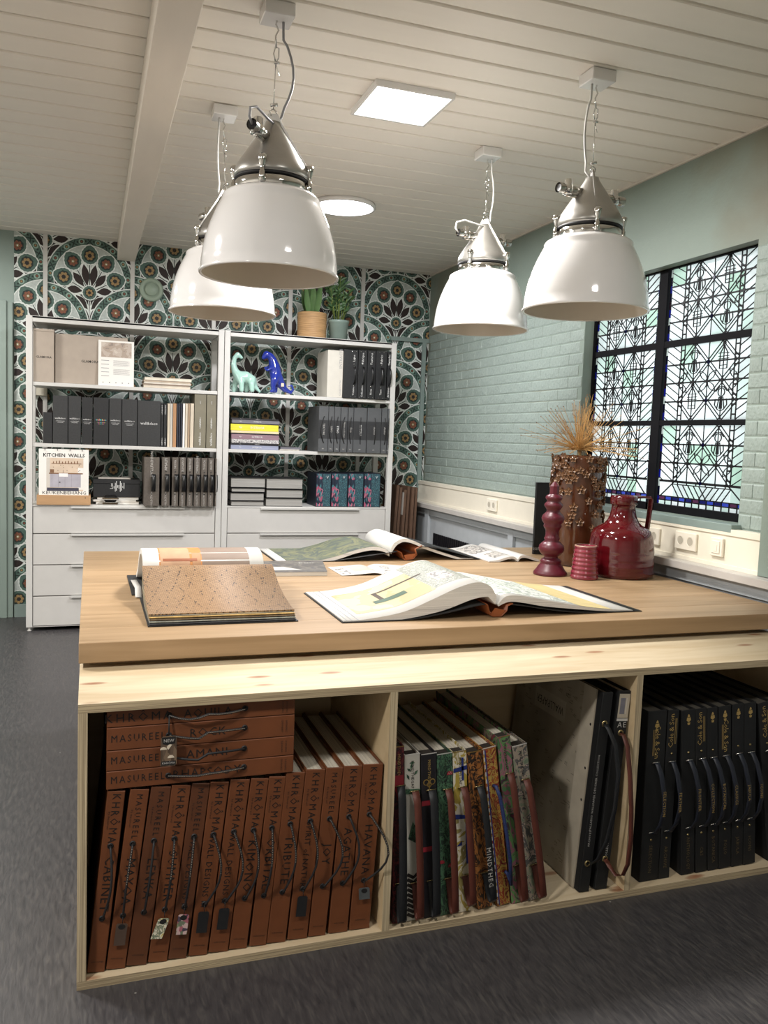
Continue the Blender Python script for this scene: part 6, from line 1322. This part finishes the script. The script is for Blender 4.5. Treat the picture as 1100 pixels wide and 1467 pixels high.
for k, (bl, br, tl, br_, ti, bow) in enumerate(B1):
    t, w, h = leaning('sample_book', SL[k], 'tan corded sample books standing upright', bl, br, tl, 'cognac' if k not in (2, 4) else 'cognac_dark', vb=(1402-(bl-121)*.155), hmax=(zs[0]-.0008) if k < 10 else None, nxt=B1[k+1][2] if k < 13 else None, xlim=(PX0+TH+.002, .8345))
    xm = w*.52; letter(t, br_, xm, h*.852, .030 if br_ == 'KHRÔMA' else .0225, space=1.42 if br_ == 'KHRÔMA' else 1.5, sx=.86)
    L = len(ti); letter(t, ti, w*.45 if L > 10 else xm, h*.49, .035 if L < 9 else .024, space=1.12)
    letter(t, 'by masureel', w*.22, h*.84, .008)
    letter(t, 'wallcoverings', w*.5, h*.06, .006, mode='h', space=1)
    z1, z0 = h*.70, h*.30; eyelet(t, w*.5, z1); eyelet(t, w*.5, z0); cord(t, w*.5, z0, z1, bow, out=.046 if k == 13 else .022, flecks=(k not in (0, 2, 12)))
    if k in TG: hang_tag(t, w*.5, z0, TG[k], hl=.062 if k in (1, 5, 6, 10) else (.058 if k != 13 else .036), w=.030 if k != 13 else .034, tilt=.25 if k == 3 else (-.12 if k == 13 else 0))

# ---- second bay: books with printed covers and leather loops
patch('cv_red', ['5f1822', '1c1216', '471219', '6b252c', '2a1a1c'], (40, 40, 22), kind='noise', dist=2.5); mat('cv_white', 'a9a69c', .5, var=.05); mat('cv_black', '17151a', .5, var=.3)
patch('cv_green', ['2c4a36', '1c2e26', '416349', '16201d', '35573f'], (34, 34, 20), kind='noise', dist=2); patch('cv_cream', ['b5ab92', '8b7f4c', 'c6bfae', '9d8a3c', 'b9b09b'], (16, 16, 9), kind='noise', dist=1.5); patch('cv_leopard', ['8a5522', '74441a', '241a12', '925e2e', '673c18', '1c1510'], (30, 30, 16), kind='noise', dist=2)
patch('cv_flame', ['97772c', '86301c', 'a38640', '691a18', '965632'], (30, 30, 18), kind='noise', dist=3); patch('cv_pink', ['74404e', '41633f', '855662', '557a49', '3c2c34', '6b2230'], (22, 22, 14), kind='noise', dist=1.5); patch('cv_sage', ['5d6a58', '737a66', '8c8072', '4a4a48', 'a38f86', '69715c'], (24, 24, 16), kind='noise', dist=2)
mat('ink_red', '8c2430', .5); mat('ink_blue', '1c2a6b', .5); mat('ink_green', '2f5a3c', .5); mat('rope_blue', '1f2c57', .6, var=.4, scale=(40, 40, 300)); mat('gold_trim', 'a98b4f', .3, .7); mat('page_dark', '2a241e', .8)
B2 = [(556, 578, (557.6, 1071), 'cv_red', 'black_strap', 'book with a dark red printed spine and black loop, against the divider'), (580, 602, (579.5, 1082), 'cv_white', 'brown_strap', 'book with a white leafy spine and brown leather loop'), (604, 627, (603.5, 1081), 'cv_black', 'black_strap', 'book with a black spine showing a gold key and a black loop'), (629, 651, (626, 1081), 'cv_green', 'brown_strap', 'book with a green spine with red spotted mushrooms and brown loop'), (654, 674, (648.5, 1078), 'cv_cream', 'brown_strap', 'book with a cream and gold spine crossed by blue bars, brown loop'), (684, 708, (668.5, 1079), 'cv_leopard', 'black_strap', 'book with an orange animal print spine and lettered black loop'), (712, 731, (691, 1073), 'cv_flame', 'rope_blue', 'book with a yellow and red spine and twisted blue rope'), (733, 753, (712.5, 1057), 'cv_pink', 'brown_strap', 'tallest patterned book, pink and green spine, brown loop'), (756, 777, (733.5, 1070), 'cv_sage', 'brown_strap', 'sage flowery book with brown loop, at the right of the patterned row')]
def strap(t, x, h, m, w=.019, lo=.02, f1=.76, f0=.23, dx=.0):
    prof = [(-.001, f1*h), (-.010, f1*h+.002), (-.022, f1*h-.03), (-.030, .55*h), (-.034, .35*h), (-.036, .15*h), (-.034, lo+.012), (-.026, lo), (-.017, lo+.004), (-.012, lo+.02), (-.009, .12*h), (-.006, f0*h-.01), (-.001, f0*h)]
    n_ = len(prof); n2 = [(i/(n_-1)) for i in range(n_)]; vs = []; th = .0018
    xo = [dx*math.sin(PI*i/(n_-1)) for i in range(n_)]
    outr = [(x-w/2+xo[i], y, z) for i, (y, z) in enumerate(prof)]
    inn = []
    for i, (y, z) in enumerate(prof):
        a = prof[max(i-1, 0)]; c = prof[min(i+1, n_-1)]; ty, tz = c[0]-a[0], c[1]-a[1]; l_ = math.hypot(ty, tz) or 1; inn.append((x-w/2+xo[i], y-tz/l_*th, z+ty/l_*th))
    b = B(); b.strip(outr, inn, (w, 0, 0)); b.build('strap', m, t)
    for f in (f1, f0):
        b = B(); b.tube([(x-w*.62, -.002, f*h-.003), (x-w*.6, -.008, f*h+.004), (x+w*.6, -.008, f*h+.004), (x+w*.62, -.002, f*h-.003)], .0016, 6); b.build('buckle', 'brass', t)
random.seed(9)
for k, (bl, br, tl, m, sm, lab) in enumerate(B2):
    t, w, h = leaning('sample_book', lab, 'books with printed spines and loops', bl, br, tl, m, vb=1336-(bl-556)*.17, depth=.5, nxt=B2[k+1][2] if k < 8 else None, xlim=(.8615, 1.69))
    B().box(.004, w-.004, .004, .05, h-.0088, h-.0075).build('head_lining', 'page_dark', t)
    b = B(); b.box(0, w, -.0006, .0006, h-.002, h+.0004); b.build('edge_trim', 'gold_trim' if k in (0, 4, 5, 7) else 'ink_silver', t)
    if k != 6: strap(t, w*.55+(.002 if k != 7 else .004), h, sm, .025 if k in (0, 2) else .0225, lo=.014 if k not in (4, 5) else .03, dx=(0, .008, .006, .010, .014, .012, 0, .004, .010)[k], f1=.78)
    else:
        pts = [(w*.55, -.001, h*.76), (w*.6, -.014, h*.765), (w*.75, -.022, h*.70), (w*.9, -.028, h*.5), (w*1.0, -.028, h*.3), (w*.98, -.02, h*.14), (w*.9, -.010, h*.20), (w*.8, -.001, h*.21)]
        B().tube(pts, .006, 8).build('rope', 'rope_blue', t)
    letter(t, 'MINDTHEGAP', w*.5, h*.88, .013, 'ink_black' if k in (1, 3, 4, 5, 7, 8) else 'ink_gold', space=1.1)
    def PL(b, pts, m=0): b.poly([(x, -.0012, z) for x, z in pts], m)
    if k == 0:
        b = B(); PL(b, [(w*.05, h*.84), (w*.95, h*.84), (w*.98, h*.78), (w*.5, h*.70), (w*.02, h*.78)][::-1]); b.build('print', 'ink_red', t)['kind'] = 'stuff'
    if k == 1:
        b = B()
        for q in range(7):
            zx, zz_ = w*random.uniform(.2, .8), h*(.95-.02*q)
            if q < 5: PL(b, [(zx+.009*math.cos(q*1.3), zz_+.011*math.sin(q*1.3)), (zx-.004*math.sin(q*1.3), zz_+.004*math.cos(q*1.3)), (zx-.009*math.cos(q*1.3), zz_-.011*math.sin(q*1.3)), (zx+.004*math.sin(q*1.3), zz_-.004*math.cos(q*1.3))])
        PL(b, [(0, h*.80), (w, h*.79), (w, h*.76), (0, h*.77)]); PL(b, [(w*.5, h*.60), (w, h*.52), (w, h*.45), (w*.2, h*.50)]); b.build('print', 'cv_green', t)['kind'] = 'stuff'
        b = B(); 
        for q in range(9): zz_ = h*(.28-.03*q); PL(b, [(w*.05, zz_), (w*.5, zz_-.014), (w*.6, zz_-.006), (w*.2, zz_+.008)]); PL(b, [(w*.95, zz_), (w*.55, zz_-.014), (w*.5, zz_-.006), (w*.8, zz_+.008)])
        b.build('print', 'ink_black', t)['kind'] = 'stuff'
    if k == 2:
        b = B(); 
        for cx_ in (w*.3, w*.7): b.lathe([(.010, -.0012), (.007, -.0016)], (cx_, 0, h*.83), 14, axis='y')
        b.lathe([(.008, -.0012), (.005, -.0016)], (w*.5, 0, h*.815), 12, axis='y'); PL(b, [(w*.46, h*.81), (w*.54, h*.81), (w*.54, h*.76), (w*.46, h*.76)]); b.build('print', 'gold_trim', t)['kind'] = 'stuff'
        b = B()
        for z in (.72, .44): PL(b, [(0, h*z), (w, h*z), (w, h*(z-.03)), (0, h*(z-.03))])
        b.build('print', 'ink_red', t)['kind'] = 'stuff'
    if k == 3:
        b = B()
        for cx_, cz in ((.8, .87), (.85, .68), (.8, .30), (.2, .33)):
            PL(b, [(w*cx_+a, h*cz+max(c, -.002)) for a, c in circ(0, 0, .010, 12)])
        b.build('print', 'ink_red', t)['kind'] = 'stuff'; b = B()
        for cx_, cz in ((.8, .87), (.85, .68), (.8, .30)):
            for a, c in ((-.004, .004), (.003, .006), (.0, .001), (.006, .002)): b.poly([(w*cx_+a+i, -.0016, h*cz+c+j) for i, j in circ(0, 0, .0013, 6)])
        b.build('print', 'cv_white', t)['kind'] = 'stuff'
    if k == 4:
        b = B(); PL(b, [(w*.6, h*.96), (w*.75, h*.96), (w*.75, h*.82), (w*.6, h*.82)]); PL(b, [(0, h*.90), (w, h*.91), (w, h*.885), (0, h*.875)]); PL(b, [(w*.05, h*.62), (w, h*.60), (w, h*.58), (w*.05, h*.59)]); PL(b, [(w*.78, h*.70), (w*.95, h*.70), (w*.95, h*.30), (w*.78, h*.30)]); PL(b, [(w*.1, h*.42), (w*.5, h*.45), (w*.5, h*.42)]); b.build('print', 'ink_blue', t)['kind'] = 'stuff'
    if k == 5: letter(t, 'MINDTHEG', w*.63, h*.30, .022, 'ink_silver', y=-.041)
    if k == 6:
        b = B()
        for q in range(22): PL(b, [(w*.02, h*(.99-.045*q)), (w*.11, h*(.99-.045*q)), (w*.11, h*(.965-.045*q)), (w*.02, h*(.965-.045*q))])
        b.build('print', 'ink_silver', t)['kind'] = 'stuff'; b = B(); PL(b, [(w*.12, h*.99), (w*.2, h*.99), (w*.2, .004), (w*.12, .004)]); b.build('print', 'ink_blue', t)['kind'] = 'stuff'
# portfolio with the pale scribbled cover
mat('pale_board', '978e7d', .65, var=.22, scale=(7, 7, 7)); mat('label_paper', 'a69d8c', .65, var=.1)
t, w, h = leaning('portfolio', 'large leaning portfolio with pale handwritten-looking cover, black spine and black strap', None, 828.7, 843.6, (864.2, 993), 'black_linen', vb=1283, depth=.555, nxt=(884.5, 991))
b = B(); b.box(-.0022, -.0002, .030, .555, 0, h); b.build('cover_board', 'pale_board', t)
b = B(); random.seed(4)
for q in range(150):
    yy, zz = random.uniform(.04, .53), random.uniform(.02, h-.02); L = random.uniform(.006, .03)
    if .17 < yy < .43 and h-.18 < zz < h-.08: continue
    sl = random.uniform(-.3, .3); b.poly([(-.0024, yy, zz), (-.0024, yy+L, zz+L*sl), (-.0024, yy+L, zz+L*sl+.0012), (-.0024, yy, zz+.0012)])
    if random.random() < .5:
        for r_ in range(3): b.poly([(-.0024, yy+r_*.006, zz+.006), (-.0024, yy+r_*.006+.002, zz+.006), (-.0024, yy+r_*.006+.003, zz+.012), (-.0024, yy+r_*.006+.001, zz+.012)])
o = b.build('scribbles', mat('ink_sepia', '2c2620', .7), t); o['kind'] = 'stuff'
b = B(); b.box(-.0032, -.0023, .20, .41, h-.170, h-.095); b.build('label', 'label_paper', t); b = B(); b.text('WALLPAPER', (-.0034, .305, h-.133), (0, 1, 0), (0, 0, -1), .040, space=1.05, sx=.82); b.build('lettering', 'ink_black', t); 
b = B(); b.box(-.0030, -.0023, .035, .105, .0, h); b.build('cover_strip', 'label_paper', t)
b = B(); b.box(-.0034, -.0025, .42, .50, h*.42, h*.47); b.build('label', 'print_black', t); b = B(); b.text('MAT', (-.0036, .45, h*.445), (0, -1, 0), (0, 0, 1), .018); b.build('lettering', 'ink_silver', t)
for z in (.82, .60, .44): B().lathe([(.005, -.0032), (0, -.0036)], (0, .045, h*z), 8, axis='x').build('stud', 'gasket', t)
b = B(); letter(t, 'PALLADIO WALLPAPER DESIGNER COLLECTION', w*.35, h*.50, .0105, 'ink_silver', 'u', space=1.15); letter(t, 'ARCHIVES', w*.4, h*.27, .010, 'ink_silver', 'u')
def ribbon(t, pts, w, m, th=.002):
    """flat strap along a path: width across x"""
    b = B(); n_ = len(pts); T_ = [Vector(p) for p in pts]; vs = []
    for i, p in enumerate(T_):
        d = (T_[min(i+1, n_-1)]-T_[max(i-1, 0)]).normalized(); sd = Vector((1, 0, 0))-d*d.x; sd = sd.normalized() if sd.length > .2 else Vector((0, 0, 1)); nn = sd.cross(d)
        vs += [p-sd*w/2-nn*th/2, p+sd*w/2-nn*th/2, p+sd*w/2+nn*th/2, p-sd*w/2+nn*th/2]
    fs = [(0, 1, 2, 3), tuple(4*(n_-1)+k for k in (3, 2, 1, 0))]+[(4*i+k, 4*i+4+k, 4*i+4+(k+1) % 4, 4*i+(k+1) % 4) for i in range(n_-1) for k in range(4)]
    b.add(vs, fs, 0, True); return b.build('strap', m, t)
for z in (.845, .145): eyelet(t, w*.5, h*z, 'brass', .011)
ribbon(t, [(w*.5, -.001, h*.845), (w*.6, -.018, h*.83), (w*.5+.025, -.035, h*.76), (w*.5+.045, -.045, h*.62), (w*.5+.045, -.048, h*.45), (w*.5+.035, -.04, h*.28), (w*.5+.02, -.025, h*.18), (w*.6, -.012, h*.15), (w*.5, -.001, h*.145)], .016, 'black_strap')
t, w, h = leaning('portfolio', 'black portfolio with a white spine label and a long brown strap, beside the right divider', None, 852, 885.5, (886.8, 991), 'black_linen', vb=1272, depth=.54, xlim=(1.3, 1.6925))
b = B(); b.box(w*.10, w*.96, -.0010, -.0002, h*.865, h*.985); b.build('label', 'label_paper', t); b = B(); b.box(w*.22, w*.62, -.0014, -.0011, h*.885, h*.965); b.build('label_picture', 'm_grey', t); b = B(); b.box(w*.70, w*.75, -.0014, -.0011, h*.885, h*.965); b.build('label_picture', 'ink_silver', t); b = B(); b.box(w*.08, w*.98, -.0011, -.0003, h*.85, h*.862); b.build('label_picture', 'ink_silver', t)
letter(t, 'AE', w*.55, h*.83, .026, 'ink_silver', 'h'); letter(t, 'COLLECTIONS', w*.6, h*.22, .012, 'ink_silver', 'u', space=1.1)
for z in (.79, .155): eyelet(t, w*.55, h*z, 'brass', .011)
ribbon(t, [(w*.55, -.001, h*.79), (w*.6, -.015, h*.785), (w*.7, -.035, h*.74), (w*.7+.012, -.052, h*.6), (w*.7+.024, -.062, h*.45), (w*.7+.034, -.066, h*.3), (w*.7+.036, -.064, h*.17), (w*.7+.028, -.056, h*.11), (w*.7+.012, -.040, h*.10), (w*.7, -.02, h*.13), (w*.55, -.001, h*.155)], .017, 'brown_strap')
# ---- third bay: black linen books with gold print and navy straps
c3 = lambda u, v: (880+u/4.191, 930+v/4.191)
def c3t(k): return c3(B3[k][2], B3[k][3])
B3 = [(150, 262, 205, 375, 'SELECTION', 'd'), (265, 330, 327, 368, 'FEATHER', 'u'), (400, 486, 405, 372, 'FRONTIER', ''), (489, 559, 489, 362, 'COLLECTION', 'u'), (562, 624, 558, 357, 'BOTANICAL', ''), (627, 700, 627, 348, 'CLASSICS', 'd'), (703, 771, 710, 335, 'JABULA', ''), (774, 845, 781, 328, 'ICONS', ''), (922, 1000, 862, 330, 'ARCHIVE', 'u'), (1003, 1080, 943, 322, 'GEOMETRIC', '')]
L3 = ['wide black linen book leaning by the divider, first of the gold printed ones', 'black linen book leaning beside the first one, upward gold lettering', 'black linen book with gold emblem and a gap at its left foot', 'black linen book with upward gold lettering in the middle of the bay', 'narrow black linen book right of the one with upward lettering', 'black linen book with gold emblem and downward gold lettering in the middle', 'black linen book, second from the right of the tight group', 'black linen book, rightmost of the tight group', 'black linen book leaning left at the frame edge', 'black linen book behind the one leaning left at the frame edge']
for k, (a, c, tu, tv, st_, cs) in enumerate(B3):
    bl, br, tl = c3(a, 1390-(a-150)*.14), c3(c, 0), c3(tu, tv)
    t, w, h = leaning('sample_book', L3[k], 'black linen books with gold print', bl[0], br[0], tl, 'black_linen', vb=bl[1], y=2.296, depth=.52, nxt=c3t(k+1) if k < 9 else None, xlim=(1.7195, 2.55), mp='pages_dim' if 'pages_dim' in MATS else mat('pages_dim', '4a463e', .7, var=.3, scale=(300, 2, 2)).name)
    xm = w*.5; b = B(); ez = h*.955 if k != 0 else h*.925
    if k not in (1, 3, 8):
        b.poly([(xm+x, -.0008, ez+z) for x, z in ((-.007, 0), (.007, 0), (.009, -.010), (0, -.016), (-.009, -.010))]); b.poly([(xm+x, -.0008, ez+z) for x, z in ((-.005, .002), (.005, .002), (.003, .009), (0, .012), (-.003, .009))]); b.poly([(xm+x, -.0008, ez+z) for x, z in ((-.006, -.018), (.006, -.018), (.004, -.026), (-.004, -.026))])
        b.build('emblem', 'ink_gold', t)
    if cs:
        letter(t, 'Cole & Son', xm-.006 if cs == 'u' else xm+.004, h*(.88 if cs == 'u' else .82), .027, 'ink_gold', cs, space=.95)
        for q in (.008, .013): B().box(xm+q, xm+q+.0012, -.0010, -.0004, h*.80, h*.95).build('gold_line', 'ink_gold', t) if cs == 'u' else B().box(xm-q, xm-q+.0012, -.0010, -.0004, h*.74, h*.89).build('gold_line', 'ink_gold', t)
    fz1, fz0 = .70, .29
    loop_pts = [(xm, -.001, h*fz1), (xm+.002, -.012, h*fz1-.002), (xm+.008, -.026, h*.64), (xm+.018, -.036, h*.52), (xm+.018, -.038, h*.44), (xm+.012, -.030, h*.35), (xm+.003, -.014, h*fz0), (xm, -.001, h*fz0)]
    ribbon(t, loop_pts, .018, 'navy_strap')
    b = B(); b.text(st_, (xm+.0155, -.0400, h*.48), (0, -.02, -1), (1, 0, 0), .016, space=1.1); b.build('lettering', 'ink_gold', t)
    for f in (fz1, fz0):
        b = B(); b.tube([(xm-.013, -.006, h*f+.002), (xm+.013, -.006, h*f+.002)], .0022, 6); b.tube([(xm-.013, -.006, h*f+.002), (xm-.012, -.001, h*f-.004)], .0015, 5); b.tube([(xm+.013, -.006, h*f+.002), (xm+.012, -.001, h*f-.004)], .0015, 5); b.build('buckle', 'polished_steel', t)
        B().lathe([(.0045, -.0004), (.004, -.0025), (0, -.003)], (xm, 0, h*(f+(.045 if f > .5 else -.045))), 10, axis='y').build('rivet', 'brass', t)
    letter(t, ['SELECTION', 'ARCHIVE', 'ANTHOLOGY', 'C&S', 'BOTANICA', 'FOLIO', 'JABULA', 'ICONS', 'ARCHIVE', 'GEO'][k], xm, h*.13, .018, 'ink_gold_dim' if 'ink_gold_dim' in MATS else mat('ink_gold_dim', '5a4a2c', .6).name, space=1.1)
